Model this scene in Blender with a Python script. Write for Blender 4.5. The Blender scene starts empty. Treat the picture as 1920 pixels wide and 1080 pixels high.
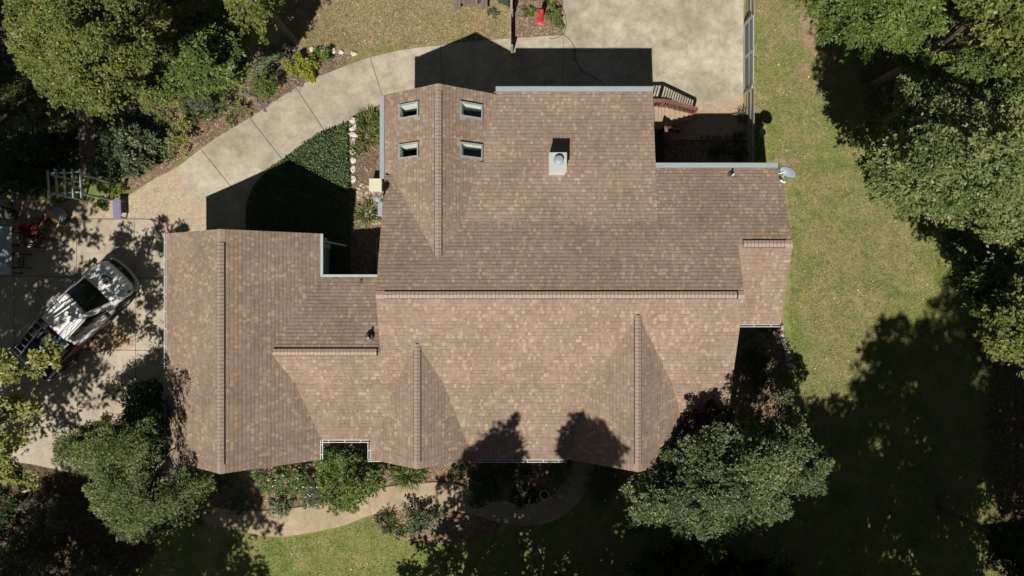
import bpy, bmesh, math, random
import numpy as np
from mathutils import Vector, Matrix
PI = math.pi
H = 30.0            # camera height over the low north ground, metres
F = 1280.0          # focal length in pixels of the 1920 px wide photograph
# ------------------------------------------------------------------ camera, sky, sun
scn = bpy.context.scene
cam = bpy.data.cameras.new('camera'); cam.sensor_width = 36; cam.lens = 36*F/1920; cam.clip_end = 2000; cam.clip_start = .1
co = bpy.data.objects.new('camera', cam); scn.collection.objects.link(co); co.location = (0, 0, H); scn.camera = co
SX, SY = .195, .711                                  # shadow shift per metre of height
ELEV = math.atan(1/math.hypot(SX, SY)); AZ = math.atan2(-SX, -SY)   # azimuth of the sun from +Y, clockwise
w = bpy.data.worlds.new('World'); scn.world = w; w.use_nodes = True
nt = w.node_tree; bg = nt.nodes['Background']
sky = nt.nodes.new('ShaderNodeTexSky'); sky.sky_type = 'NISHITA'; sky.sun_disc = False
sky.sun_elevation = ELEV; sky.sun_rotation = AZ; sky.air_density = .4; sky.dust_density = .1
hs_ = nt.nodes.new('ShaderNodeHueSaturation'); hs_.inputs['Saturation'].default_value = .5; nt.links.new(sky.outputs[0], hs_.inputs['Color']); nt.links.new(hs_.outputs[0], bg.inputs[0]); bg.inputs[1].default_value = .05
sl = bpy.data.lights.new('sun', 'SUN'); sl.energy = 5.0; sl.angle = math.radians(.55); sl.color = (1, .95, .86)
so = bpy.data.objects.new('sun', sl); scn.collection.objects.link(so)
so.rotation_euler = Vector((SX, SY, -1)).to_track_quat('-Z', 'Y').to_euler()
scn.view_settings.view_transform = 'Standard'; scn.view_settings.look = 'None'
scn.view_settings.exposure = 0.12; scn.view_settings.gamma = 1
scn.cycles.max_bounces = 5; scn.cycles.diffuse_bounces = 2; scn.cycles.glossy_bounces = 2
scn.cycles.transparent_max_bounces = 8; scn.cycles.caustics_reflective = False; scn.cycles.caustics_refractive = False

# ------------------------------------------------------------------ coordinates
def gz(x, y):
    d = .62*x+.78*y
    t = np.clip((d+4.5)/9.5, 0, 1)
    return 1.5*(1-t*t*(3-2*t))
def at(px, py, z):
    k = (H-z)/F
    return ((px-960)*k, (540-py)*k, z)
def on(px, py, h=0.0):
    z = 0.7
    for _ in range(12):
        x, y, _z = at(px, py, z); z = float(gz(x, y))+h
    return (x, y, z)
# ------------------------------------------------------------------ materials
class NT:
    def __init__(s, name):
        s.m = bpy.data.materials.new(name); s.m.use_nodes = True; s.t = s.m.node_tree
        s.p = s.t.nodes['Principled BSDF']
    def n(s, typ, **kw):
        nd = s.t.nodes.new('ShaderNode'+typ)
        for k, v in kw.items(): setattr(nd, k, v)
        return nd
    def l(s, a, b): s.t.links.new(a, b)
    def put(s, v, sock):
        if isinstance(v, (int, float)): sock.default_value = v
        elif isinstance(v, (tuple, list)): sock.default_value = tuple(v)+((1,) if len(v) == 3 and len(sock.default_value) == 4 else ())
        else: s.l(v, sock)
    def math(s, op, a, b=0.0, c=None, clamp=False):
        nd = s.n('Math', operation=op, use_clamp=clamp); s.put(a, nd.inputs[0]); s.put(b, nd.inputs[1])
        if c is not None: s.put(c, nd.inputs[2])
        return nd.outputs[0]
    def mix(s, f, a, b, mode='MIX'):
        nd = s.n('MixRGB', blend_type=mode); s.put(f, nd.inputs[0]); s.put(a, nd.inputs[1]); s.put(b, nd.inputs[2]); return nd.outputs[0]
    def noise(s, scale, detail=4, rough=.6, vec=None, off=0):
        nd = s.n('TexNoise'); nd.inputs['Scale'].default_value = scale; nd.inputs['Detail'].default_value = detail; nd.inputs['Roughness'].default_value = rough
        v = vec if vec is not None else s.obj()
        if off:
            a = s.n('VectorMath', operation='ADD'); s.l(v, a.inputs[0]); a.inputs[1].default_value = (off, off*.7, off*.3); v = a.outputs[0]
        s.l(v, nd.inputs['Vector']); return nd.outputs['Fac']
    def obj(s):
        if not hasattr(s, '_o'): s._o = s.n('TexCoord').outputs['Object']
        return s._o
    def ramp(s, f, stops, interp='LINEAR'):
        nd = s.n('ValToRGB'); nd.color_ramp.interpolation = interp; e = nd.color_ramp.elements
        while len(e) > 1: e.remove(e[-1])
        for i, (p, c) in enumerate(stops):
            c = (c, c, c) if isinstance(c, (int, float)) else c
            if i == 0: e[0].position = p; e[0].color = (*c, 1)
            else: q = e.new(p); q.color = (*c, 1)
        s.put(f, nd.inputs[0]); return nd.outputs[0]
    def attr(s, name): nd = s.n('Attribute', attribute_name=name); return nd
    def bump(s, h, dist=.02, strength=.6):
        nd = s.n('Bump'); nd.inputs['Distance'].default_value = dist; nd.inputs['Strength'].default_value = strength
        s.l(h, nd.inputs['Height']); s.l(nd.outputs[0], s.p.inputs['Normal'])
    def out(s, col, rough=.8, metal=0, spec=.3):
        s.put(col, s.p.inputs['Base Color']); s.put(rough, s.p.inputs['Roughness']); s.put(metal, s.p.inputs['Metallic']); s.put(spec, s.p.inputs['Specular IOR Level'])
        return s.m
def sc(c, k): return tuple(min(1, v*k) for v in c)
def plain(name, col, rough=.6, metal=0, var=.12, scale=9, spec=.4, bump=0):
    n = NT(name); f = n.noise(scale, 5)
    c = n.ramp(f, [(.3, sc(col, 1-var)), (.7, sc(col, 1+var))])
    if bump: n.bump(f, bump, .6)
    return n.out(c, rough, metal, spec)

def shingle_mat():
    n = NT('shingle')
    uv = n.n('UVMap').outputs[0]; sp = n.n('SeparateXYZ'); n.l(uv, sp.inputs[0]); u, v = sp.outputs[0], sp.outputs[1]
    rv = n.math('DIVIDE', v, .143); row = n.math('FLOOR', rv); fr = n.math('FRACT', rv)
    def wn(a, b):
        c = n.n('CombineXYZ'); n.put(a, c.inputs[0]); n.put(b, c.inputs[1]); q = n.n('TexWhiteNoise', noise_dimensions='2D'); n.l(c.outputs[0], q.inputs['Vector']); return q.outputs['Value']
    r1 = wn(row, 3.3); r2 = wn(row, 8.7)
    def cell(width, r, k, s):
        cu = n.math('FLOOR', n.math('ADD', n.math('DIVIDE', u, width), n.math('MULTIPLY', r, k))); return wn(cu, n.math('ADD', row, s))
    hA = cell(.098, r1, 17, .31); hB = cell(.083, r2, 31, .77); hC = cell(.33, r2, 7, .13)
    base = n.ramp(hB, [(0, (.255, .180, .130)), (.30, (.290, .207, .152)), (.55, (.318, .229, .170)), (.8, (.268, .203, .160))], 'CONSTANT')
    base = n.mix(n.math('MULTIPLY', hC, .4), base, (.245, .198, .165))
    tan = n.mix(hB, (.37, .28, .185), (.43, .335, .225))
    tf = n.math('GREATER_THAN', hA, n.math('SUBTRACT', .915, n.math('MULTIPLY', hC, .04)))
    c = n.mix(n.math('MULTIPLY', tf, .68), base, tan)
    big = n.noise(.6, 5, .65); c = n.mix(1, c, n.ramp(big, [(.34, (.87, .86, .85)), (.5, (1, 1, 1)), (.66, (1.10, 1.10, 1.12))]), 'MULTIPLY')
    gr = n.noise(60, 2, .7); c = n.mix(1, c, n.ramp(gr, [(.3, .82), (.7, 1.16)]), 'MULTIPLY')
    st = n.noise(1.6, 6, .7, off=9); c = n.mix(n.ramp(st, [(.58, 0), (.75, .18)]), c, (.14, .12, .10))
    hD = cell(.21, r1, 23, .51); ln = n.math('MULTIPLY', n.math('LESS_THAN', fr, .13), n.math('ADD', n.math('MULTIPLY', n.math('GREATER_THAN', hD, .42), .48), .03))  # dark dashes paint the shadow lines below the shingle butts
    c = n.mix(ln, c, (.05, .04, .035))
    n.bump(gr, .004, .5)
    return n.out(c, .95, 0, .1)
def cap_mat():
    n = NT('ridge_cap'); g = n.noise(7, 3, .7); h = n.noise(60, 2)
    c = n.ramp(g, [(.35, (.34, .25, .20)), (.6, (.40, .305, .25))]); c = n.mix(1, c, n.ramp(h, [(.3, .85), (.7, 1.1)]), 'MULTIPLY')
    return n.out(c, .95, 0, .1)
def concrete_mat(name, c0, c1, c2, stain=.5):
    n = NT(name)
    a = n.noise(.55, 6, .65); b = n.noise(3.2, 8, .7, off=4); f = n.noise(38, 3, .7); s = n.noise(1.1, 7, .75, off=11)
    c = n.ramp(a, [(.35, c0), (.5, c1), (.66, c2)])
    c = n.mix(1, c, n.ramp(b, [(.3, .86), (.7, 1.10)]), 'MULTIPLY')
    c = n.mix(1, c, n.ramp(f, [(.3, .88), (.7, 1.09)]), 'MULTIPLY'); q = n.noise(1.9, 10, .82, off=40); c = n.mix(1, c, n.ramp(q, [(.36, .80), (.5, 1.0), (.64, 1.12)]), 'MULTIPLY'); mk = n.n('TexVoronoi', feature='DISTANCE_TO_EDGE'); mk.inputs['Scale'].default_value = .42; mv = n.mix(.35, n.obj(), (0, 0, 0)); dn = n.n('TexNoise'); dn.inputs['Scale'].default_value = 1.3; dn.inputs['Detail'].default_value = 6; n.l(n.obj(), dn.inputs['Vector']); n.l(n.mix(.5, n.obj(), dn.outputs['Color'], 'ADD'), mk.inputs['Vector']); c = n.mix(n.ramp(mk.outputs['Distance'], [(0, .35), (.006, 0)]), c, sc(c0, .5))
    c = n.mix(n.math('MULTIPLY', n.ramp(s, [(.52, 0), (.68, 1)]), stain), c, sc(c0, .62))
    n.bump(f, .004, .4); return n.out(c, .9, 0, .2)
def flag_mat():
    n = NT('flagstone'); v = n.n('TexVoronoi', feature='DISTANCE_TO_EDGE'); v.inputs['Scale'].default_value = 4.4
    w = n.n('TexVoronoi'); w.inputs['Scale'].default_value = 4.4
    nz = n.n('TexNoise'); nz.inputs['Scale'].default_value = 2.5; n.l(n.obj(), nz.inputs['Vector'])
    ad = n.mix(.12, n.obj(), nz.outputs['Color'], 'ADD'); n.l(ad, v.inputs['Vector']); n.l(ad, w.inputs['Vector'])
    hs = n.n('SeparateColor'); n.l(w.outputs['Color'], hs.inputs[0])
    c = n.ramp(hs.outputs[0], [(0, (.37, .27, .185)), (.5, (.44, .325, .23)), (1, (.40, .275, .20))])
    c = n.mix(1, c, n.ramp(n.noise(9, 6, .7), [(.3, .82), (.7, 1.12)]), 'MULTIPLY')
    e = n.ramp(v.outputs['Distance'], [(.0, .9), (.02, .55), (.045, 0)]); c = n.mix(n.math('MULTIPLY', e, .6), c, (.17, .12, .085))
    n.bump(v.outputs['Distance'], .02, .4); return n.out(c, .85, 0, .25)
def ground_mat():
    n = NT('ground'); A = n.attr('mask'); s = n.n('SeparateColor'); n.l(A.outputs['Color'], s.inputs[0]); soil, dry, lit = s.outputs[0], s.outputs[1], s.outputs[2]
    f1 = n.noise(.45, 6, .65); f2 = n.noise(4.5, 8, .75, off=3); f3 = n.noise(30, 4, .8, off=7); f4 = n.noise(1.5, 7, .7, off=21)
    g = n.ramp(f4, [(.32, (.16, .195, .056)), (.5, (.225, .245, .085)), (.66, (.30, .285, .125))])
    g = n.mix(1, g, n.ramp(n.noise(.9, 5, .6, off=31), [(.36, (.80, .92, .72)), (.5, (1, 1, 1)), (.64, (1.18, 1.05, 1.1))]), 'MULTIPLY')
    g = n.mix(1, g, n.ramp(f2, [(.3, .74), (.72, 1.22)]), 'MULTIPLY')
    d = n.ramp(f2, [(.3, (.20, .15, .085)), (.5, (.31, .235, .145)), (.7, (.42, .32, .21))])
    dm = n.math('ADD', dry, n.math('MULTIPLY', n.math('SUBTRACT', n.math('ADD', n.math('MULTIPLY', f4, .6), n.math('MULTIPLY', f2, .4)), .5), 1.9))
    c = n.mix(n.ramp(dm, [(.30, 0), (.78, 1)]), g, d)
    so = n.ramp(f2, [(.28, (.13, .092, .062)), (.5, (.235, .168, .118)), (.72, (.36, .265, .19))])
    chips = n.n('TexVoronoi'); chips.inputs['Scale'].default_value = 17; n.l(n.obj(), chips.inputs['Vector'])
    cs = n.n('SeparateColor'); n.l(chips.outputs['Color'], cs.inputs[0]); so = n.mix(1, so, n.ramp(cs.outputs[0], [(0, .62), (.7, 1.0), (1, 1.55)]), 'MULTIPLY')
    sm = n.math('ADD', soil, n.math('MULTIPLY', n.math('SUBTRACT', f2, .5), .7)); c = n.mix(n.ramp(sm, [(.45, 0), (.55, 1)]), c, so)
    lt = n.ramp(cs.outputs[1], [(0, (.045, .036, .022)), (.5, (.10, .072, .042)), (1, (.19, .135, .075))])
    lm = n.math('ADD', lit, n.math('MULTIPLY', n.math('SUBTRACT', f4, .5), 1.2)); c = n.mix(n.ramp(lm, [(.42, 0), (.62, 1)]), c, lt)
    c = n.mix(1, c, n.ramp(f3, [(.3, .7), (.7, 1.25)]), 'MULTIPLY')
    n.bump(n.math('ADD', f3, f2), .05, .7); return n.out(c, .95, 0, .1)
def leaf_mat(name, c0, c1, c2=None, trans=.25, rough=.45):
    n = NT(name); a = n.attr('lv').outputs['Fac']; c2 = c2 or sc(c1, 1.35)
    c = n.ramp(a, [(0, c0), (.55, c1), (.9, c2)])
    nz = n.noise(1.0, 4, .6); c = n.mix(1, c, n.ramp(nz, [(.34, (.70, .82, .70)), (.5, (1, 1, 1)), (.66, (1.25, 1.12, 1.05))]), 'MULTIPLY')
    n.out(c, rough, 0, .35)
    t = n.n('BsdfTranslucent'); n.put(n.mix(1, c, (1.1, 1.25, .6), 'MULTIPLY'), t.inputs[0])
    m = n.n('MixShader'); m.inputs[0].default_value = trans; n.l(n.p.outputs[0], m.inputs[1]); n.l(t.outputs[0], m.inputs[2])
    n.l(m.outputs[0], n.t.nodes['Material Output'].inputs[0]); return n.m
def wood_mat(name, c0, c1, sx=2, sy=40):
    n = NT(name); mp = n.n('Mapping'); n.l(n.obj(), mp.inputs[0]); mp.inputs['Scale'].default_value = (sx, sy, sx)
    f = n.noise(1.5, 6, .7, vec=mp.outputs[0]); c = n.ramp(f, [(.3, c0), (.7, c1)])
    c = n.mix(1, c, n.ramp(n.noise(3, 5), [(.3, .8), (.7, 1.15)]), 'MULTIPLY'); n.bump(f, .004, .5); return n.out(c, .8, 0, .2)
def glass_mat():
    n = NT('clear_glass'); g = n.n('BsdfGlossy'); g.inputs['Roughness'].default_value = .02; t = n.n('BsdfTransparent'); t.inputs[0].default_value = (.97, .99, .975, 1)
    m = n.n('MixShader'); m.inputs[0].default_value = .06; n.l(t.outputs[0], m.inputs[1]); n.l(g.outputs[0], m.inputs[2])
    n.l(m.outputs[0], n.t.nodes['Material Output'].inputs[0]); return n.m
def stamp_mat():
    m = flag_mat(); m.name = 'stamped_concrete'; t = m.node_tree
    for nd in t.nodes:
        if nd.type == 'TEX_VORONOI': nd.inputs['Scale'].default_value = 4.8
        if nd.type == 'VALTORGB' and len(nd.color_ramp.elements) == 3 and nd.color_ramp.elements[0].color[0] > .3 and nd.color_ramp.elements[0].color[0] < .5:
            for e, c in zip(nd.color_ramp.elements, ((.40, .32, .225), (.45, .365, .26), (.42, .33, .235))): e.color = (*c, 1)
    return m
M = dict(
    shingle=shingle_mat(), cap=cap_mat(), ground=ground_mat(), flag=flag_mat(), glass=glass_mat(),
    conc=concrete_mat('concrete', (.335, .295, .222), (.425, .378, .288), (.485, .437, .340), .38),
    conc2=concrete_mat('weathered_concrete', (.29, .262, .19), (.385, .345, .258), (.50, .455, .36), .45),
    pad=concrete_mat('pad_concrete', (.36, .31, .235), (.43, .37, .285), (.47, .41, .32), .25),
    path=concrete_mat('path_aggregate', (.32, .25, .165), (.38, .30, .20), (.44, .35, .245), .2),
    joint=plain('joint', (.19, .16, .12), .95), white=plain('white_paint', (.66, .66, .64), .45, var=.04), grey=plain('grey_metal', (.29, .325, .35), .5, var=.05),
    lgrey=plain('pale_metal', (.40, .43, .44), .45, var=.05), siding=plain('blue_grey_siding', (.30, .34, .37), .7, var=.05), trimw=plain('trim_white', (.62, .64, .63), .6, var=.05),
    fascia=plain('fascia_brown', (.14, .10, .08), .8), black=plain('black', (.012, .012, .012), .6, var=.2), vent=plain('vent_plastic', (.02, .018, .016), .7),
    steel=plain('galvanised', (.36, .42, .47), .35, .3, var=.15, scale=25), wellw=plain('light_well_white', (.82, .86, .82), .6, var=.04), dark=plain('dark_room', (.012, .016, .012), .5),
    redwood=wood_mat('red_stained_wood', (.17, .075, .052), (.26, .125, .09)), deck=wood_mat('deck_boards', (.33, .24, .16), (.45, .345, .24), 30, 2),
    oldwood=wood_mat('weathered_wood', (.12, .105, .085), (.22, .19, .155), 34, 1.2), fwood=wood_mat('fence_wood', (.22, .20, .17), (.38, .34, .29), 30, 1),
    stone=plain('pale_stone', (.56, .51, .44), .9, var=.3, scale=6, bump=.02), rock=plain('brown_rock', (.20, .155, .12), .95, var=.35, scale=6, bump=.02),
    bark=plain('bark', (.13, .105, .08), .95, var=.3, scale=12), pale_bark=plain('pale_bark', (.34, .31, .27), .9, var=.2, scale=12),
    truck=plain('white_truck_paint', (.80, .80, .79), .22, var=.02, spec=.6), tglass=plain('tinted_glass', (.008, .011, .014), .06, var=.1, spec=.8), rubber=plain('rubber', (.02, .02, .02), .8),
    alu=plain('aluminium', (.50, .51, .52), .35, .7, var=.12), blue=plain('blue_fibreglass', (.05, .28, .45), .5), red=plain('red_paint', (.62, .03, .04), .5), dred=plain('dark_red', (.10, .015, .03), .5),
    wrapr=plain('red_wrap', (.42, .05, .03), .35), wrapd=plain('charcoal_wrap', (.06, .07, .085), .3, var=.25), navy=plain('navy_wrap', (.02, .035, .08), .3), card=plain('cardboard', (.55, .40, .25), .9),
    purple=plain('purple_plastic', (.20, .18, .30), .5, var=.15), cream=plain('cream_cushion', (.55, .50, .40), .9), brownw=wood_mat('dark_chair_wood', (.05, .035, .028), (.11, .075, .055)),
    ttop=plain('pale_glass_top', (.36, .41, .42), .25, var=.35, scale=2.2, spec=.6), terracotta=plain('clay', (.30, .20, .15), .85), beige=plain('beige_cover', (.60, .55, .42), .7, var=.06),  # table top: pale blue reflection on the glass is put into its colour
    dish=plain('dish_grey', (.30, .36, .45), .45, var=.04), slab=plain('brown_slab', (.19, .145, .115), .9, var=.2, scale=5), ironred=plain('rust', (.22, .09, .05), .8), charcoal=plain('charcoal_metal', (.07, .07, .07), .5),
    paleblue=plain('gate_mesh', (.17, .21, .25), .5), petal=plain('white_petals', (.75, .72, .66), .8), yellow=plain('yellow_petals', (.65, .5, .06), .8), redfl=plain('red_petals', (.28, .02, .035), .8),
)
M['stamp'] = stamp_mat()
LM = dict(
    olive=leaf_mat('leaf_olive', (.06, .085, .016), (.155, .185, .045), (.30, .31, .10)),
    green=leaf_mat('leaf_green', (.045, .08, .015), (.13, .18, .042), (.25, .30, .085)),
    bright=leaf_mat('leaf_bright', (.055, .095, .012), (.13, .18, .03), (.24, .27, .05)),
    soft=leaf_mat('leaf_soft_green', (.035, .06, .018), (.11, .15, .052), (.27, .31, .14)), sage=leaf_mat('leaf_sage', (.06, .09, .024), (.185, .22, .078), (.31, .335, .135)),
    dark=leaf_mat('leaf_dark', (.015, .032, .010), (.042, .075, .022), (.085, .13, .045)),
    pine=leaf_mat('leaf_conifer', (.035, .055, .014), (.12, .155, .042), (.25, .28, .09)),
    yellow=leaf_mat('leaf_yellow', (.13, .17, .015), (.27, .30, .035), (.42, .42, .07)),
    pale=leaf_mat('leaf_pale', (.14, .16, .035), (.25, .26, .075), (.36, .34, .13)),
    silver=leaf_mat('leaf_silver', (.10, .13, .07), (.20, .24, .13), (.30, .34, .20)),
    greyg=leaf_mat('leaf_grey_green', (.045, .065, .03), (.12, .15, .075), (.26, .28, .17)),
    shade_twig=leaf_mat('leaf_shade_twig', (.025, .012, .010), (.06, .03, .025), (.11, .06, .045), .1),  # shade on the twigs is put into this dark leaf colour
    brown=leaf_mat('leaf_brown', (.06, .058, .036), (.15, .14, .09), (.28, .25, .17)),
    blade=leaf_mat('leaf_blade', (.07, .10, .02), (.16, .20, .05), (.33, .35, .14)),
    grass=leaf_mat('leaf_grass', (.115, .165, .033), (.225, .275, .07), (.37, .38, .14), .2, .6),
    grasst=leaf_mat('leaf_dry_grass', (.16, .13, .06), (.28, .22, .12), (.42, .34, .2), .1, .7),
    ivy=leaf_mat('leaf_ivy', (.04, .07, .022), (.085, .13, .042), (.17, .215, .085)),
    litter=leaf_mat('leaf_litter', (.16, .085, .04), (.38, .25, .13), (.66, .55, .38), .05, .8),
)
# ------------------------------------------------------------------ mesh helpers
class MB:
    def __init__(s): s.v = []; s.f = []; s.m = []; s.uv = []
    def add(s, vs, fs, m=0, uv=None):
        o = len(s.v); s.v += [tuple(v) for v in vs]
        for f in fs: s.f.append([i+o for i in f]); s.m.append(m); s.uv.append([uv[i] for i in f] if uv else [(0, 0)]*len(f))
    def quad(s, a, b, c, d, m=0): s.add([a, b, c, d], [(0, 1, 2, 3)], m)
    def box(s, x0, x1, y0, y1, z0, z1, m=0, bev=0):
        b = bev
        if b:
            lo = [(x0+b, y0+b), (x1-b, y0+b), (x1-b, y1-b), (x0+b, y1-b)]
            rings = [[(x, y, z0) for x, y in lo], [(x0, y0, z0+b), (x1, y0, z0+b), (x1, y1, z0+b), (x0, y1, z0+b)],
                     [(x0, y0, z1-b), (x1, y0, z1-b), (x1, y1, z1-b), (x0, y1, z1-b)], [(x, y, z1) for x, y in lo]]
        else: rings = [[(x0, y0, z), (x1, y0, z), (x1, y1, z), (x0, y1, z)] for z in (z0, z1)]
        s.loft(rings, m)
    def loft(s, rings, m=0, caps=True, closed=True):
        n = len(rings[0]); vs = [p for r in rings for p in r]; fs = []
        for i in range(len(rings)-1):
            for j in range(n if closed else n-1):
                k = (j+1) % n; fs.append((i*n+j, i*n+k, (i+1)*n+k, (i+1)*n+j))
        if caps: fs.append(tuple(range(n))[::-1]); fs.append(tuple((len(rings)-1)*n+j for j in range(n)))
        s.add(vs, fs, m)
    def bar(s, p, q, wd, ht=None, m=0, up=(0, 0, 1)):
        ht = ht or wd; p = Vector(p); q = Vector(q); d = (q-p).normalized(); u = Vector(up)
        if abs(d.dot(u)) > .95: u = Vector((1, 0, 0))
        r = d.cross(u).normalized(); u = r.cross(d)
        s.loft([[c+r*(a*wd/2)+u*(b*ht/2) for a, b in ((-1, -1), (1, -1), (1, 1), (-1, 1))] for c in (p, q)], m)
    def tube(s, pts, rad, n=8, m=0):
        pts = [Vector(p) for p in pts]; rad = rad if isinstance(rad, (list, tuple)) else [rad]*len(pts); rings = []
        for i, p in enumerate(pts):
            d = (pts[min(i+1, len(pts)-1)]-pts[max(i-1, 0)]).normalized(); u = Vector((0, 0, 1)) if abs(d.z) < .9 else Vector((1, 0, 0))
            r = d.cross(u).normalized(); u = r.cross(d); rings.append([p+(r*math.cos(t*2*PI/n)+u*math.sin(t*2*PI/n))*rad[i] for t in range(n)])
        s.loft(rings, m)
    def lathe(s, c, prof, n=24, m=0):
        s.loft([[(c[0]+r*math.cos(t*2*PI/n), c[1]+r*math.sin(t*2*PI/n), c[2]+z) for t in range(n)] for r, z in prof], m)
    def rock(s, c, r, rng, m=0, fl=.7):
        vs = []; fs = []; nu, nv = 9, 5; sq = rng.uniform(.7, 1.3); an = rng.uniform(0, PI)
        ph = [rng.uniform(0, 6) for _ in range(3)]
        for i in range(nv+1):
            t = PI*i/nv
            for j in range(nu):
                p = 2*PI*j/nu; q = 1+.16*math.sin(3*p+ph[0])+.13*math.cos(2*t*2+p+ph[1])+rng.uniform(-.07, .07)
                x = math.sin(t)*math.cos(p)*q*sq; y = math.sin(t)*math.sin(p)*q/sq; z = math.cos(t)*fl*q
                vs.append((c[0]+r*(x*math.cos(an)-y*math.sin(an)), c[1]+r*(x*math.sin(an)+y*math.cos(an)), c[2]+r*z))
        for i in range(nv):
            for j in range(nu): k = (j+1) % nu; fs.append((i*nu+j, (i+1)*nu+j, (i+1)*nu+k, i*nu+k))
        s.add(vs, fs, m)
    def build(s, name, mats, parent=None, loc=(0, 0, 0), rot=(0, 0, 0), smooth=False):
        me = bpy.data.meshes.new(name); me.from_pydata(s.v, [], s.f)
        mats = mats if isinstance(mats, (list, tuple)) else [mats]
        for q in mats: me.materials.append(q)
        me.polygons.foreach_set('material_index', s.m)
        if any(u != (0, 0) for f in s.uv for u in f):
            l = me.uv_layers.new(name='UVMap'); l.data.foreach_set('uv', [c for f in s.uv for u in f for c in u])
        if smooth: me.polygons.foreach_set('use_smooth', [True]*len(s.f))
        me.validate(); me.update()
        o = bpy.data.objects.new(name, me); scn.collection.objects.link(o); o.location = loc; o.rotation_euler = rot
        if parent: o.parent = parent
        return o
def recalc(o):
    b = bmesh.new(); b.from_mesh(o.data); bmesh.ops.recalc_face_normals(b, faces=b.faces); b.to_mesh(o.data); b.free(); return o
def tag(o, label=None, cat=None, group=None, kind=None):
    for k, v in (('label', label), ('category', cat), ('group', group), ('kind', kind)):
        if v: o[k] = v
    return o
def thing(name, loc, label, cat, group=None, rz=0):
    o = bpy.data.objects.new(name, None); scn.collection.objects.link(o); o.location = loc; o.rotation_euler = (0, 0, rz); o.empty_display_size = .2
    return tag(o, label, cat, group)
def bevel(o, wdt=.01, seg=1):
    m = o.modifiers.new('bevel', 'BEVEL'); m.width = wdt; m.segments = seg; m.limit_method = 'ANGLE'; return o
# ------------------------------------------------------------------ draped sheets
def poly_px(pts): return [on(*p) for p in pts]
def smooth_poly(pts, n=4):
    out = []; L = len(pts)
    for i in range(L):
        p0, p1, p2, p3 = [np.array(pts[(i+k-1) % L], float) for k in range(4)]
        for t in np.arange(n)/n: out.append(tuple(.5*((2*p1)+(-p0+p2)*t+(2*p0-5*p1+4*p2-p3)*t*t+(-p0+3*p1-3*p2+p3)*t**3)))
    return out
def curve_px(pts, n=6):
    out = []; P = [np.array(p, float) for p in pts]; P = [2*P[0]-P[1]]+P+[2*P[-1]-P[-2]]
    for i in range(1, len(P)-2):
        p0, p1, p2, p3 = P[i-1:i+3]
        for t in np.arange(n)/n: out.append(tuple(.5*((2*p1)+(-p0+p2)*t+(2*p0-5*p1+4*p2-p3)*t*t+(-p0+3*p1-3*p2+p3)*t**3)))
    out.append(tuple(P[-2])); return out
def drape(name, px, mat, off=.02, skirt=.1, joints=(), step=.5, parent=None, mats=None):
    b = bmesh.new(); vs = [b.verts.new((x, y, 0)) for x, y, z in poly_px(px)]; f = b.faces.new(vs); f.normal_update()
    if f.normal.z < 0: f.normal_flip()
    xs = [v.co.x for v in vs]; ys = [v.co.y for v in vs]
    for ax, lo, hi in ((0, min(xs), max(xs)), (1, min(ys), max(ys))):
        c = math.ceil(lo/step)*step
        while c < hi:
            pc = (c, 0, 0) if ax == 0 else (0, c, 0); pn = (1, 0, 0) if ax == 0 else (0, 1, 0)
            bmesh.ops.bisect_plane(b, geom=b.verts[:]+b.edges[:]+b.faces[:], plane_co=pc, plane_no=pn, dist=1e-5); c += step
    bmesh.ops.triangulate(b, faces=b.faces[:])
    for v in b.verts: v.co.z = float(gz(v.co.x, v.co.y))+off
    e = [e for e in b.edges if e.is_boundary]; r = bmesh.ops.extrude_edge_only(b, edges=e)
    for v in r['geom']:
        if isinstance(v, bmesh.types.BMVert): v.co.z -= skirt
    me = bpy.data.meshes.new(name); b.to_mesh(me); b.free(); me.materials.append(mat)
    o = bpy.data.objects.new(name, me); scn.collection.objects.link(o)
    if parent: o.parent = parent
    if joints:
        J = MB()
        for jl, wd in joints:
            P = []
            for a, c in zip(jl[:-1], jl[1:]):
                n = max(1, int(math.dist(a, c)/14))
                P += [(a[0]+(c[0]-a[0])*t/n, a[1]+(c[1]-a[1])*t/n) for t in range(n)]
            P.append(jl[-1]); Q = [Vector(on(*p)) for p in P]; L = []
            for i, q in enumerate(Q):
                d = (Q[min(i+1, len(Q)-1)]-Q[max(i-1, 0)]).xy.normalized(); nn = Vector((-d.y, d.x))*wd/2
                for s_ in (1, -1):
                    x, y = q.x+nn.x*s_, q.y+nn.y*s_; L.append((x, y, float(gz(x, y))+off+.006))
            J.add(L, [(2*i, 2*i+1, 2*i+3, 2*i+2) for i in range(len(Q)-1)])
        J.build('expansion_joint', M['joint'], o)
    return o
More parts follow.
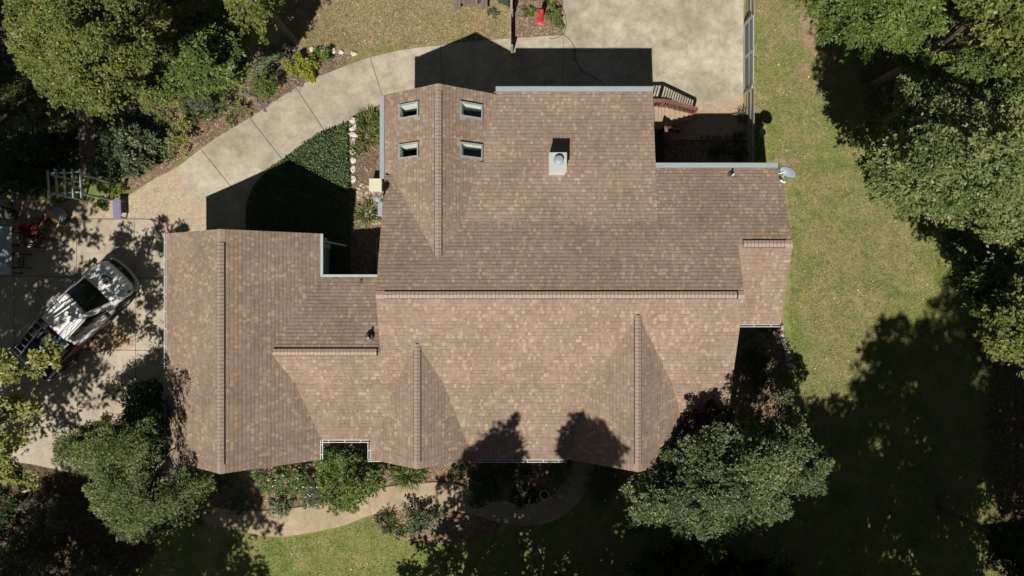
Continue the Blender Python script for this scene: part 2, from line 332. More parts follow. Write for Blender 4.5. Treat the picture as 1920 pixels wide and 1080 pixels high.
# ------------------------------------------------------------------ leaves
def leaf_arrays(P, D, Nn, L, W):
    """P base points, D unit directions, Nn approximate normals, L lengths, W widths"""
    D = D/np.linalg.norm(D, axis=1, keepdims=True); R = np.cross(D, Nn); R /= np.linalg.norm(R, axis=1, keepdims=True)+1e-9; U = np.cross(R, D)
    L = L[:, None]; W = W[:, None]
    a = P; t = P+D*L; m = P+D*L*.5
    return np.stack([a, m+R*W*.5+U*W*.12, t, m-R*W*.5+U*W*.12], 1)
def leaf_mesh(name, quads, mat, lv, parent=None, loc=(0, 0, 0)):
    n = len(quads); me = bpy.data.meshes.new(name); me.vertices.add(n*4); me.vertices.foreach_set('co', (quads.reshape(-1, 3)-np.array(loc)).astype(np.float32).ravel())
    me.loops.add(n*4); me.loops.foreach_set('vertex_index', np.arange(n*4, dtype=np.int32)); me.polygons.add(n)
    me.polygons.foreach_set('loop_start', np.arange(0, n*4, 4, dtype=np.int32)); me.update()
    a = me.attributes.new('lv', 'FLOAT', 'FACE'); a.data.foreach_set('value', lv.astype(np.float32)); me.materials.append(mat); me.update()
    o = bpy.data.objects.new(name, me); scn.collection.objects.link(o)
    if parent: o.parent = parent
    return o
def sdist(P, poly):
    """signed distance, positive inside, of points P (n,2) to polygon"""
    P = np.asarray(P, float); V = np.asarray(poly, float); n = len(V); d = np.full(len(P), 1e18); ins = np.zeros(len(P), bool)
    for i in range(n):
        a = V[i]; b = V[(i+1) % n]; e = b-a; w_ = P-a; t = np.clip((w_@e)/(e@e+1e-9), 0, 1); q = w_-t[:, None]*e; d = np.minimum(d, (q**2).sum(1))
        c = ((a[1] > P[:, 1]) != (b[1] > P[:, 1])); xx = a[0]+(P[:, 1]-a[1])/(b[1]-a[1]+1e-12)*(b[0]-a[0]); ins ^= (c & (P[:, 0] < xx))
    return np.where(ins, 1, -1)*np.sqrt(d)
def in_poly(rg, poly, n):
    V = np.asarray(poly, float); lo = V.min(0); hi = V.max(0); out = []
    while sum(map(len, out)) < n:
        p = rg.uniform(lo, hi, (n*3, 2)); out.append(p[sdist(p, poly) > 0])
    return np.concatenate(out)[:n]
def boughs(rg, C, A, blen, bwid, per, leaf, flat=.35, droop=.15, aspect=.5, tuft=5):
    """leaf rosettes along boughs; C centres (m,3) A axis angles"""
    m = len(C); ax = np.stack([np.cos(A), np.sin(A), rg.normal(-droop, .2, m)], 1); ax /= np.linalg.norm(ax, axis=1, keepdims=True)
    side = np.stack([-np.sin(A), np.cos(A), np.zeros(m)], 1)
    k = max(1, per//tuft); n = m*k; idx = np.repeat(np.arange(m), k); bl = (blen*rg.uniform(.6, 1.35, m))[idx]; bw = (bwid*rg.uniform(.7, 1.3, m))[idx]
    s = rg.uniform(-.5, .5, n); env = np.sqrt(np.clip(1-(2*s)**2, .02, 1))*np.where(s > 0, 1-s, 1); lat = rg.normal(0, .42, n)*env
    vz = rg.normal(0, .5, n)*flat*env-.35*lat**2
    T = C[idx]+ax[idx]*(s*bl)[:, None]+side[idx]*(lat*bw)[:, None]; T[:, 2] += vz*bw
    out = ax[idx]*(.9)+side[idx]*(lat*1.6)[:, None]+rg.normal(0, .35, (n, 3)); out[:, 2] += .25
    idt = np.repeat(np.arange(n), tuft); N_ = len(idt); D = out[idt]*.55+rg.normal(0, .55, (N_, 3)); D[:, 2] *= .55
    Nn = rg.normal(0, .38, (N_, 3)); Nn[:, 2] += 1
    L = leaf*rg.uniform(.65, 1.3, N_); P = T[idt]+rg.normal(0, leaf*.3, (N_, 3))
    q = leaf_arrays(P, D, Nn, L, L*aspect)
    bv = rg.uniform(0, 1, m)[idx][idt]; lv = np.clip(.45*rg.uniform(0, 1, N_)+.35*bv+.2*rg.uniform(0, 1, N_)**3, 0, 1); return q, lv
def crown_from_px(rg, poly, ztop, zedge, nb, dref, blen, bwid, per, leaf, mix=.3, depth=2.5, zn=.45, **kw):
    p = in_poly(rg, poly, nb*4); d = sdist(p, poly); m_ = min(blen*15, .35*d.max()); p = p[d > m_][:nb]; nb = len(p); d = sdist(p, poly)-m_; t = np.clip(d/dref, 0, 1); z = zedge+(ztop-zedge)*np.sqrt(t*(2-t))+rg.normal(0, zn, nb)*np.clip(t*3, .3, 1)
    inner = rg.uniform(0, 1, nb) < mix; z = np.where(inner, z-rg.uniform(.4, 1, nb)*depth*np.clip(t*2, .1, 1), z)
    k = (H-z)/F; C = np.stack([(p[:, 0]-960)*k, (540-p[:, 1])*k, z], 1); c0 = C.mean(0)
    A = np.arctan2(C[:, 1]-c0[1], C[:, 0]-c0[0])+rg.normal(0, .6, nb)
    q, lv = boughs(rg, C, A, blen, bwid, per, leaf, **kw); return C, q, lv
def tree(name, label, seed, poly, ztop, zedge, nb, dref, per, leaf, mat, base=None, blen=1.3, bwid=.75, bark='bark', group=None, limbs=14, cat='tree', tr=.16, xmat=None, **kw):
    rg = np.random.default_rng(seed); C, q, lv = crown_from_px(rg, poly, ztop, zedge, nb, dref, blen, bwid, per, leaf, **kw)
    c0 = C.mean(0); bx, by = (base if base else (c0[0], c0[1])); bz = float(gz(bx, by))-.1
    t = thing(name, (bx, by, bz), label, cat, group)
    leaf_mesh('crown', q, LM[mat], lv, t, (bx, by, bz))
    mb = MB(); zf = bz+(c0[2]-bz)*.55; top = Vector((c0[0]-bx, c0[1]-by, c0[2]-bz)); fork = Vector((top.x*.5, top.y*.5, (zf-bz)))
    mb.tube([(0, 0, -.2), (0, 0, .3), fork*.5, fork, fork+(top-fork)*.7], [tr*1.35, tr*1.05, tr*.9, tr*.75, tr*.25], 9)
    for i in rg.choice(len(C), min(limbs, len(C)), replace=False):
        e = Vector(C[i])-Vector((bx, by, bz)); mid = fork.lerp(e, .5)+Vector((rg.normal(0, .15), rg.normal(0, .15), .25)); mb.tube([fork*.9, mid, fork.lerp(e, .82)+Vector((0, 0, .1)), e], [tr*.5, tr*.3, tr*.16, .012], 5)
        for _ in range(3):
            j = np.argsort(((C-C[i])**2).sum(1))[rg.integers(1, min(8, len(C)))]; e2 = Vector(C[j])-Vector((bx, by, bz)); mb.tube([mid, mid.lerp(e2, .6)+Vector((0, 0, .15)), e2], [tr*.2, tr*.1, .01], 4)
    mb.build('trunk', M[bark], t, smooth=True); return t
def far_tree(label, seed, x, y, R, ztop, zlow, nb, per=210, leaf=.21, mat='green', cone=False, base=None, group='tall trees standing just outside the picture', tr=.25):
    """crown as a dome or cone of boughs round a trunk at x, y"""
    rg = np.random.default_rng(seed); bz = float(gz(x, y))-.1; h = rg.uniform(0, 1, nb)
    if cone: rr = R*(1-h)**.8+.15
    else: rr = R*np.sqrt(np.clip(1-(2*h-1)**2, .03, 1))
    a = rg.uniform(0, 2*PI, nb); r = rr*np.sqrt(rg.uniform(.15, 1, nb))*(1+.18*np.sin(a*3+seed)); C = np.stack([x+r*np.cos(a), y+r*np.sin(a), zlow+(ztop-zlow)*h], 1)
    q, lv = boughs(rg, C, a+rg.normal(0, .4, nb), 1.7, 1.0, per, leaf, droop=.1)
    b0 = base or (x, y); o0 = (b0[0]-x, b0[1]-y); t = thing('tree', (x, y, bz), label, 'tree', group); leaf_mesh('crown', q, LM[mat], lv, t, (x, y, bz))
    mb = MB(); mb.tube([(o0[0], o0[1], -.2), (o0[0], o0[1], .4), (o0[0]*.5+.1, .05, (zlow-bz)), (0, 0, (ztop-bz)*.9)], [tr*1.4, tr, tr*.8, tr*.2], 10)
    for i in range(0, nb, max(1, nb//16)):
        e = Vector(C[i])-Vector((x, y, bz)); s_ = Vector((0, 0, e.z*.75)); mb.tube([s_, s_.lerp(e, .5)+Vector((0, 0, .2)), e], [tr*.35, tr*.2, .02], 5)
    mb.build('trunk', M['bark'], t, smooth=True); return t
def ell(cx, cy, rx, ry, n=18, seed=0, j=.12):
    r = random.Random(seed+int(cx)*7+int(cy)); ph = r.uniform(0, 6)
    return [(cx+rx*math.cos(t)*(1+j*math.sin(3*t+ph)+r.uniform(-j, j)*.6), cy+ry*math.sin(t)*(1+j*math.sin(3*t+ph)+r.uniform(-j, j)*.6)) for t in [2*PI*i/n for i in range(n)]]
def shrub(name, label, px, py, rx, ry, h, mat, leaf=.07, dens=1.0, seed=1, group=None, blades=False, flowers=None, cat='shrub', zb=None):
    """a bush: short stems and a mounded crown of leaves; px, py is where the middle of the mound stands on the ground"""
    rg = np.random.default_rng(seed*91+int(px)*3+int(py)); b = Vector(on(px, py, 0)); k = (H-b.z)/F; RX, RY = rx*k, ry*k
    t = thing(name, b, label, cat, group); n = int(dens*max(300, RX*RY*PI*1500*(.07/leaf)**1.4*1.0))
    if blades:
        n = int(dens*max(60, RX*RY*PI*420)); a = rg.uniform(0, 2*PI, n); r = np.sqrt(rg.uniform(0, 1, n))*.75; P = np.stack([RX*r*np.cos(a), RY*r*np.sin(a), np.full(n, .02)], 1)
        D = np.stack([np.cos(a)*rg.uniform(.2, 1.1, n), np.sin(a)*rg.uniform(.2, 1.1, n), np.full(n, 1.0)], 1)+rg.normal(0, .25, (n, 3)); D /= np.linalg.norm(D, axis=1, keepdims=True)
        L = h*rg.uniform(.5, 1.1, n); q1 = leaf_arrays(P, D, rg.normal(0, 1, (n, 3)), L*.7, np.full(n, leaf*.45)); P2 = P+D*(L*.55)[:, None]; D2 = D.copy(); D2[:, 2] -= .9
        q2 = leaf_arrays(P2, D2, rg.normal(0, 1, (n, 3))+[0, 0, 1], L*.7, np.full(n, leaf*.4)); q = np.concatenate([q1, q2]); lv = rg.uniform(0, 1, 2*n); leaf_mesh('foliage', q, LM[mat], lv, t)
    else:
        nb = max(8, int(n/70)); a = rg.uniform(0, 2*PI, nb); r = np.sqrt(rg.uniform(0, 1, nb)); lob = 1+.13*np.sin(3*a+seed)+.08*np.sin(5*a+2*seed)
        z = h*(.25+.75*np.sqrt(np.clip(1-r**2, 0, 1)))*rg.uniform(.75, 1.05, nb); ins = rg.uniform(0, 1, nb) < .25; z = np.where(ins, z*.55, z)
        C = np.stack([RX*.88*r*np.cos(a)*lob, RY*.88*r*np.sin(a)*lob, z], 1); q, lv = boughs(rg, C, a+rg.normal(0, .5, nb), min(.45, .45*min(RX, RY)+.12), min(.26, .28*min(RX, RY)+.06), 70, leaf, droop=-.1, flat=.6)
        q[:, :, 2] = np.maximum(q[:, :, 2], .01); leaf_mesh('foliage', q, LM[mat], lv, t)
        mb = MB()
        for i in range(min(9, nb)): e = Vector(C[i]); mb.tube([(e.x*.12, e.y*.12, -.05), e*.6, e*.97], [.022, .014, .006], 5)
        mb.build('stem', M['bark'], t)
        if flowers:
            fb = MB(); rr = random.Random(seed)
            for i in range(flowers[1]):
                c = C[rr.randrange(nb)]; c = (c[0]+rr.uniform(-.1, .1), c[1]+rr.uniform(-.1, .1), c[2]+.09); fb.rock(c, .028, rr, fl=.5)
            fb.build('blossom', M[flowers[0]], t)
    return t
# ================================================================== GROUND
def make_ground():
    gx = np.concatenate([[-400, -150, -70, -45], np.arange(-34, 34.1, .2), [45, 70, 150, 400]]); gy = np.concatenate([[-400, -150, -60, -35], np.arange(-24, 24.1, .2), [35, 60, 150, 400]])
    X, Y = np.meshgrid(gx, gy); Z = gz(X, Y); n = len(gx); m_ = len(gy)
    me = bpy.data.meshes.new('ground'); me.vertices.add(X.size); me.vertices.foreach_set('co', np.stack([X, Y, Z], -1).astype(np.float32).ravel())
    i = (np.arange(m_-1)[:, None]*n+np.arange(n-1)[None]).ravel(); q = np.stack([i, i+1, i+n+1, i+n], 1).astype(np.int32)
    me.loops.add(q.size); me.loops.foreach_set('vertex_index', q.ravel()); me.polygons.add(len(q)); me.polygons.foreach_set('loop_start', np.arange(0, q.size, 4, dtype=np.int32)); me.update()
    k = F/(H-Z.ravel()); P = np.stack([960+X.ravel()*k, 540-Y.ravel()*k], 1); col = np.zeros((X.size, 4), np.float32); col[:, 3] = 1
    def lay(ch, poly, val, soft=12): d = sdist(P, poly); col[:, ch] = np.maximum(col[:, ch], val*np.clip(.5+d/(2*soft), 0, 1))
    for pl in SOIL: lay(0, pl, 1, 7)
    for pl, v, sf in DRY: lay(1, pl, v, sf)
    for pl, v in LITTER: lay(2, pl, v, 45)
    a = me.color_attributes.new('mask', 'FLOAT_COLOR', 'POINT'); a.data.foreach_set('color', col.ravel()); me.materials.append(M['ground'])
    o = bpy.data.objects.new('ground', me); scn.collection.objects.link(o); return tag(o, kind='structure')
SOIL = [[(957, -60), (1058, -60), (1056, 66), (957, 74)], [(290, 345), (340, 300), (400, 262), (480, 214), (560, 162), (640, 125), (668, 104), (600, 97), (530, 86), (450, 85), (380, 110), (250, 230), (200, 300), (225, 360)],
        [(655, 210), (718, 185), (722, 425), (655, 440)], [(560, 425), (722, 425), (722, 560), (560, 560)],
        [(380, 820), (380, 900), (400, 950), (470, 960), (560, 952), (640, 930), (730, 914), (830, 907), (890, 922), (985, 947), (1060, 905), (1090, 870), (1090, 800)],
        [(688, 968), (760, 950), (830, 950), (900, 962), (945, 985), (905, 1010), (840, 1022), (770, 1010), (715, 996)],
        [(1360, 560), (1466, 606), (1480, 660), (1490, 720), (1500, 820), (1400, 900), (1200, 910), (1150, 940), (1090, 900), (1090, 800)], [(1225, 255), (1400, 262), (1400, 330), (1225, 330)]]
DRY = [([(480, -60), (960, -60), (960, 80), (640, 108), (520, 90)], .88, 25), ([(580, -60), (690, -60), (700, 22), (640, 40), (560, 20)], 1.5, 20), ([(1395, -60), (1520, -60), (1560, 140), (1560, 300), (1500, 330), (1400, 100)], .45, 30),
       ([(1498, 20), (1520, 30), (1535, 75), (1530, 110), (1512, 90), (1500, 50)], 1.5, 8), ([(1545, 95), (1570, 100), (1568, 120), (1548, 118)], 1.4, 8), ([(1495, 118), (1520, 122), (1515, 142), (1497, 138)], 1.3, 8), ([(1545, 138), (1572, 142), (1566, 158), (1548, 155)], 1.3, 8),
       ([(1470, 230), (1700, 300), (1760, 480), (1700, 640), (1560, 860), (1490, 800), (1480, 500)], .48, 60), ([(1400, 90), (1475, 90), (1475, 620), (1400, 620)], .3, 20), ([(1450, 285), (1500, 285), (1500, 312), (1450, 312)], .9, 10), ([(500, 960), (1300, 960), (1300, 1150), (400, 1150)], .12, 40)]
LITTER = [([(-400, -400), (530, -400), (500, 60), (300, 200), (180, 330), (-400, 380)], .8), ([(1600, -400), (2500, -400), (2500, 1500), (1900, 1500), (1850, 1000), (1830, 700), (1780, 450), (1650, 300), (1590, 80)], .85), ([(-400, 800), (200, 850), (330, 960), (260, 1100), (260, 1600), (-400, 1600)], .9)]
make_ground()
outer = curve_px([(334, 313), (400, 263), (480, 214), (560, 162), (640, 127), (694, 108), (760, 93), (835, 84), (900, 77), (957, 72)])
inner = curve_px([(712, 196), (650, 228), (600, 250), (545, 288), (495, 325), (468, 365), (461, 405), (464, 445)])
tag(drape('driveway', outer+[(957, 330), (735, 330)]+inner+[(430, 445), (430, 406)]+curve_px([(408, 400), (385, 386), (360, 362), (342, 338)]), M['conc'], .03,
          joints=[([(694, 108), (718, 182)], .035), ([(556, 166), (607, 243)], .03), ([(468, 221), (528, 297)], .03), ([(378, 281), (446, 366)], .03), ([(826, 85), (830, 180)], .03)]), kind='structure')
tag(drape('patio', [(1056, -60), (1394, -60), (1393, 172), (1366, 194), (1225, 197), (1225, 330), (957, 330), (957, 72), (1056, 66)], M['conc2'], .03, joints=[([(1056, 66), (1056, 180)], .025)]), kind='structure')
tag(drape('flagstone_patio', [(1225, 197), (1366, 194), (1393, 172), (1396, 262), (1240, 262), (1225, 262)], M['flag'], .022), kind='structure')
stamp = [(334, 313)]+curve_px([(342, 338), (360, 362), (385, 386), (408, 400), (430, 406)])+[(430, 445), (312, 450)]+curve_px([(312, 442), (306, 424), (290, 412), (270, 410)])+[(-80, 410), (-80, 370), (0, 374), (140, 376), (200, 376), (240, 368), (290, 335)]
tag(drape('stamped_path', stamp, M['stamp'], .022), kind='structure')
padp = [(-80, 410), (270, 410)]+curve_px([(290, 412), (306, 424), (312, 442)])+[(335, 450), (335, 900), (200, 900), (60, 870), (-80, 850)]
tag(drape('driveway_pad', padp, M['pad'], .03, joints=[([(-80, 411), (270, 411)]+curve_px([(290, 413), (306, 425), (312, 443)]), .035), ([(-80, 516), (312, 522)], .03), ([(252, 411), (258, 900)], .03), ([(144, 411), (146, 850)], .03), ([(28, 411), (28, 850)], .03), ([(146, 655), (320, 658)], .03)]), kind='structure')
ptop = curve_px([(170, 905), (300, 930), (400, 950), (470, 958), (560, 951), (640, 929), (730, 912), (830, 904), (890, 919), (940, 937), (985, 944), (1025, 934), (1055, 905), (1072, 865), (1076, 810)])
pbot = curve_px([(1116, 810), (1114, 880), (1095, 930), (1050, 970), (1000, 985), (950, 982), (890, 966), (830, 954), (760, 954), (694, 966), (640, 986), (560, 1002), (500, 1005), (430, 990), (300, 965), (170, 940)])
tag(drape('front_path', ptop+pbot, M['path'], .03, joints=[([(689, 924), (696, 965)], .02), ([(1026, 938), (1046, 973)], .02), ([(522, 957), (524, 1003)], .02), (ptop[16:-6], .03)]), kind='structure')

M['patch'] = concrete_mat('salmon_stained_concrete', (.40, .29, .19), (.45, .33, .22), (.47, .36, .25), .3)
tag(drape('concrete_patch', [(150, 657), (165, 630), (205, 596), (250, 640), (250, 652), (228, 657)], M['patch'], .036, .01), kind='structure')
# ================================================================== HOUSE
house = thing('house', (0, 0, 0), 'large house under brown shingle roofs with several gables, a white chimney and four skylights', 'house')
STEP = .009
def slope(mb, R, A, D, p, a0, a1, d0, d1, thick=.15, holes=()):
    R = Vector(R); A = Vector((*A, 0)); D = Vector((*D, 0)); k = math.sqrt(1+p*p); rd = .143/k
    def P(a, d, h): q = R+A*a+D*d; return (q.x, q.y, R.z-p*d+h)
    up = A.cross(D).z > 0
    def q4(pts, m, uv=None): 
        idx = (0, 1, 2, 3) if up else (3, 2, 1, 0); mb.add(pts, [idx], m, uv)
    regs = [(a0, a1, d0, d1)]
    for h in holes:
        nr = []
        for r in regs:
            if h[0] >= r[0] and h[1] <= r[1] and h[2] >= r[2] and h[3] <= r[3]: nr += [(r[0], h[0], r[2], r[3]), (h[1], r[1], r[2], r[3]), (h[0], h[1], r[2], h[2]), (h[0], h[1], h[3], r[3])]
            else: nr.append(r)
        regs = nr
    for (b0, b1, e0, e1) in regs:
        i = math.floor(e0/rd+1e-6)
        while i*rd < e1-1e-6:
            u0 = max(i*rd, e0); u1 = min((i+1)*rd, e1); h0 = STEP*(u0-i*rd)/rd; h1 = STEP*(u1-i*rd)/rd
            q4([P(b0, u0, h0), P(b1, u0, h0), P(b1, u1, h1), P(b0, u1, h1)], 0, [(b0+50, u0*k+20), (b1+50, u0*k+20), (b1+50, u1*k+20), (b0+50, u1*k+20)])
            q4([P(b0, u1, h1), P(b1, u1, h1), P(b1, u1, 0), P(b0, u1, 0)], 2); i += 1
        q4([P(b0, e1, -thick), P(b1, e1, -thick), P(b1, e0, -thick), P(b0, e0, -thick)], 1)
        q4([P(b1, e0, 0), P(b1, e0, -thick), P(b1, e1, -thick), P(b1, e1, 0)], 1); q4([P(b0, e0, -thick), P(b0, e0, 0), P(b0, e1, 0), P(b0, e1, -thick)], 1)
        q4([P(b0, e1, 0), P(b1, e1, 0), P(b1, e1, -thick), P(b0, e1, -thick)], 1); q4([P(b0, e0, -thick), P(b1, e0, -thick), P(b1, e0, 0), P(b0, e0, 0)], 1)
RM = [M['shingle'], M['fascia'], M['vent']]
E, W_, N_, S_ = (1, 0), (-1, 0), (0, 1), (0, -1)
# main block
mb = MB(); RY, RZ = -.244, 5.95
slope(mb, (0, RY, RZ), E, N_, .375, -4.80, 8.19, 0, 4.5)
slope(mb, (0, RY, RZ), E, N_, .375, 5.36, 8.19, 4.5, 4.79)
slope(mb, (0, RY, RZ), E, N_, .375, 8.19, 10.18, 1.85, 4.79)
slope(mb, (0, RY, RZ), E, S_, .42, -4.80, 8.19, 0, 3.336)
slope(mb, (0, -3.58, 4.55), E, S_, .25, -5.42, 6.95, 0, 3.01)
slope(mb, (0, -3.58, 4.55), E, S_, .25, 6.95, 8.19, 0, 1.45)
slope(mb, (0, 1.606, 5.256), E, S_, .375, 8.12, 10.18, 0, 2.98)
mb.build('roof', RM, house)
mb = MB(); slope(mb, (0, 2.25, 4.975), E, N_, .168, -2.2, 5.345, 0, 2.45); slope(mb, (0, 2.25, 4.975), E, N_, .168, -1.05, 5.345, 2.45, 5.19); mb.build('roof', RM, house)     # low back slope
# side wing
mb = MB(); slope(mb, (0, -2.34, 5.07), E, N_, .375, -10.0, -4.80, 0, 2.75); slope(mb, (0, -2.34, 5.07), E, S_, .42, -8.85, -4.80, 0, 1.24); slope(mb, (0, -3.58, 4.55), E, S_, .25, -8.7, -5.42, 0, 2.2); mb.build('roof', RM, house)
# garage gable
mb = MB(); slope(mb, (-10.24, 0, 6.03), N_, W_, .68, -6.53, 2.07, 0, 2.90); slope(mb, (-10.24, 0, 6.03), N_, E, .68, -6.53, 2.07, 0, 2.94); mb.build('roof', RM, house)
# north gable with skylights
SKY = []
for X0, X1 in ((-4.23, -3.42), (-1.90, -1.09)):
    for Y0, Y1 in ((6.28, 6.83), (4.80, 5.35)): SKY.append((X0, X1, Y0, Y1))
mb = MB(); g = .05
slope(mb, (-2.65, 0, 5.5), N_, W_, .66, .8, 7.34, 0, 2.2, holes=[(y0+g, y1-g, -2.65-x1+g, -2.65-x0-g) for x0, x1, y0, y1 in SKY if x1 < -2.65])
slope(mb, (-2.65, 0, 5.5), N_, E, .66, .8, 7.34, 0, 2.2, holes=[(y0+g, y1-g, x0+2.65+g, x1+2.65-g) for x0, x1, y0, y1 in SKY if x0 > -2.65]); mb.build('roof', RM, house)
mb = MB(); slope(mb, (-3.45, 0, 5.21), N_, W_, .72, -6.58, -1.6, 0, 1.98); slope(mb, (-3.45, 0, 5.21), N_, E, .72, -6.58, -1.6, 0, 1.92); mb.build('roof', RM, house)
mb = MB(); slope(mb, (4.50, 0, 5.67), N_, W_, .765, -6.56, -.7, 0, 2.42); slope(mb, (4.50, 0, 5.67), N_, E, .765, -6.56, -.7, 0, 2.45); mb.build('roof', RM, house)
# skylights
for X0, X1, Y0, Y1 in SKY:
    side = -1 if X1 < -2.65 else 1
    def zz(x): return 5.5-.66*abs(x+2.65)
    r = bpy.data.objects.new('skylight', None); scn.collection.objects.link(r); r.parent = house; r.location = ((X0+X1)/2, (Y0+Y1)/2, zz((X0+X1)/2)); c = r.location
    def L(x, y, z): return (x-c.x, y-c.y, z-c.z)
    fr = MB(); t = .055; up = .11
    for (a0, a1, b0, b1) in ((X0, X1, Y0, Y0+t), (X0, X1, Y1-t, Y1), (X0, X0+t, Y0+t, Y1-t), (X1-t, X1, Y0+t, Y1-t)):
        fr.loft([[L(a0, b0, zz(a0)-.1), L(a1, b0, zz(a1)-.1), L(a1, b1, zz(a1)-.1), L(a0, b1, zz(a0)-.1)], [L(a0, b0, zz(a0)+up), L(a1, b0, zz(a1)+up), L(a1, b1, zz(a1)+up), L(a0, b1, zz(a0)+up)]])
    fr.build('frame', M['grey'], r)
    gl = MB(); a0, a1, b0, b1 = X0+t, X1-t, Y0+t, Y1-t; gl.loft([[L(a0, b0, zz(a0)+d), L(a1, b0, zz(a1)+d), L(a1, b1, zz(a1)+d), L(a0, b1, zz(a0)+d)] for d in (.09, .098)]); gl.build('pane', M['glass'], r)
    wl = MB(); zb = 3.1; e = .004; a0 += e; a1 -= e; b0 += e; b1 -= e; T = [L(a0, b0, zz(a0)+.07), L(a1, b0, zz(a1)+.07), L(a1, b1, zz(a1)+.07), L(a0, b1, zz(a0)+.07)]; B = [L(a0, b0, zb), L(a1, b0, zb), L(a1, b1, zb), L(a0, b1, zb)]
    zm = zz(a0)-.85, zz(a1)-.85; Mi = [L(a0, b0, zm[0]), L(a1, b0, zm[1]), L(a1, b1, zm[1]), L(a0, b1, zm[0])]
    wl.loft([Mi, T], 0, caps=False); wl.loft([B, Mi], 1, caps=False); wl.quad(*B, m=1); wl.build('light_well', [M['wellw'], M['dark']], r)  # near-black lower walls and floor stand in for the unlit room below
# ridge vents with cap shingles
def ridge_vent(p, q, slopes, wd=.135):
    """p, q ends of the ridge; slopes = pitch on the left and right of p->q"""
    p = Vector(p); q = Vector(q); d = (q-p).normalized(); Lr = (q-p).length; s_ = Vector((-d.y, d.x, 0)); mb = MB()
    def prof(a, w2, h0, h1): c = p+d*a; return [c+s_*w2+Vector((0, 0, -slopes[0]*w2+h0)), c+s_*w2+Vector((0, 0, -slopes[0]*w2+h1)), c+Vector((0, 0, h1+.004)), c-s_*w2+Vector((0, 0, -slopes[1]*w2+h1)), c-s_*w2+Vector((0, 0, -slopes[1]*w2+h0))]
    mb.loft([prof(0, wd, -.02, .05), prof(Lr, wd, -.02, .05)], 1); a = 0.004
    while a < Lr-.06:
        b = min(a+.122, Lr); mb.loft([prof(a, wd-.016, .046, .064), prof(b, wd-.016, .046, .056)], 0); a += .135
    return mb.build('ridge_vent', [M['cap'], M['vent']], house)
ridge_vent((-10.24, -6.2, 6.03), (-10.24, 1.6, 6.03), (.68, .68)); ridge_vent((-2.65, 1.15, 5.5), (-2.65, 7.08, 5.5), (.66, .66))
ridge_vent((-4.5, RY, RZ), (7.97, RY, RZ), (.375, .42)); ridge_vent((8.38, 1.606, 5.256), (9.95, 1.606, 5.256), (.375, .375)); ridge_vent((-8.72, -2.34, 5.07), (-4.90, -2.34, 5.07), (.375, .42))
ridge_vent((-3.45, -6.33, 5.21), (-3.45, -2.03, 5.21), (.72, .72)); ridge_vent((4.50, -6.30, 5.67), (4.50, -.97, 5.67), (.765, .765))
def flat_caps(p, q, pit):
    p = Vector(p); q = Vector(q); d = (q-p).normalized(); s_ = Vector((-d.y, d.x, 0)); mb = MB(); a = 0; Lr = (q-p).length
    while a < Lr-.02:
        b = min(a+.13, Lr)
        def pr(c, h): c = p+d*c; return [c+s_*.14+Vector((0, 0, -pit*.14)), c+s_*.14+Vector((0, 0, -pit*.14+h)), c+Vector((0, 0, h)), c-s_*.14+Vector((0, 0, -pit*.14+h)), c-s_*.14+Vector((0, 0, -pit*.14))]
        mb.loft([pr(a, .024), pr(b, .014)], 0); a += .134
    mb.build('ridge_cap', M['cap'], house)
flat_caps((-10.24, 1.6, 6.03), (-10.24, 2.07, 6.03), .68); flat_caps((-2.65, 7.08, 5.5), (-2.65, 7.34, 5.5), .66); flat_caps((-10.24, -6.53, 6.03), (-10.24, -6.2, 6.03), .68); flat_caps((-4.8, RY, RZ), (-4.5, RY, RZ), .4); flat_caps((7.97, RY, RZ), (8.19, RY, RZ), .4)
flat_caps((9.95, 1.606, 5.256), (10.18, 1.606, 5.256), .375); flat_caps((-3.45, -6.58, 5.21), (-3.45, -6.33, 5.21), .72); flat_caps((4.5, -6.56, 5.67), (4.5, -6.3, 5.67), .765)
# walls: one shell per block
def wall_block(x0, x1, y0, y1, zt, tri=None):
    mb = MB(); mb.loft([[(x0, y0, z), (x1, y0, z), (x1, y1, z), (x0, y1, z)] for z in (-.4, zt)], caps=False)
    if tri:
        axis, c, hw, zr, ends = tri
        for e in ends: mb.loft([[(c-hw, e+o, zt), (c+hw, e+o, zt), (c, e+o, zr)] for o in (0, .08)])
    return mb.build('wall', M['siding'], house)
wall_block(-12.85, -7.58, -6.2, 1.78, 3.86, ('y', -10.24, 2.45, 5.6, (-6.2, 1.70)))
wall_block(-7.58, -4.5, -5.5, .1, 3.8); wall_block(-4.5, 7.9, -4.6, 3.9, 3.9); wall_block(7.9, 9.85, -1.1, 4.25, 3.9); wall_block(-4.5, 5.05, 3.9, 7.05, 3.75, ('y', -2.65, 1.7, 5.1, (6.97,)))
wall_block(-5.1, -1.85, -6.25, -4.6, 3.72, ('y', -3.45, 1.6, 4.9, (-6.25,))); wall_block(2.45, 6.6, -6.25, -4.6, 3.7, ('y', 4.5, 2.0, 5.3, (-6.25,)))
for xw, ys in ((7.86, ((-4.4, 3.92), (-3.5, 4.36), (RY, 5.72), (3.9, 4.22), (3.9, 3.85), (-4.4, 3.85))), (-4.52, ((-4.4, 3.92), (-3.5, 4.36), (RY, 5.72), (3.9, 4.22), (3.9, 3.85), (-4.4, 3.85)))):
    mb = MB(); mb.loft([[(xw+o, y, z) for y, z in ys] for o in (0, .06)]); mb.build('gable_wall', M['siding'], house)
mb = MB(); mb.loft([[(9.79+o, y, z) for y, z in ((-1.1, 4.0), (1.6, 5.02), (4.25, 4.03), (4.25, 3.85), (-1.1, 3.85))] for o in (0, .06)]); mb.build('gable_wall', M['siding'], house)
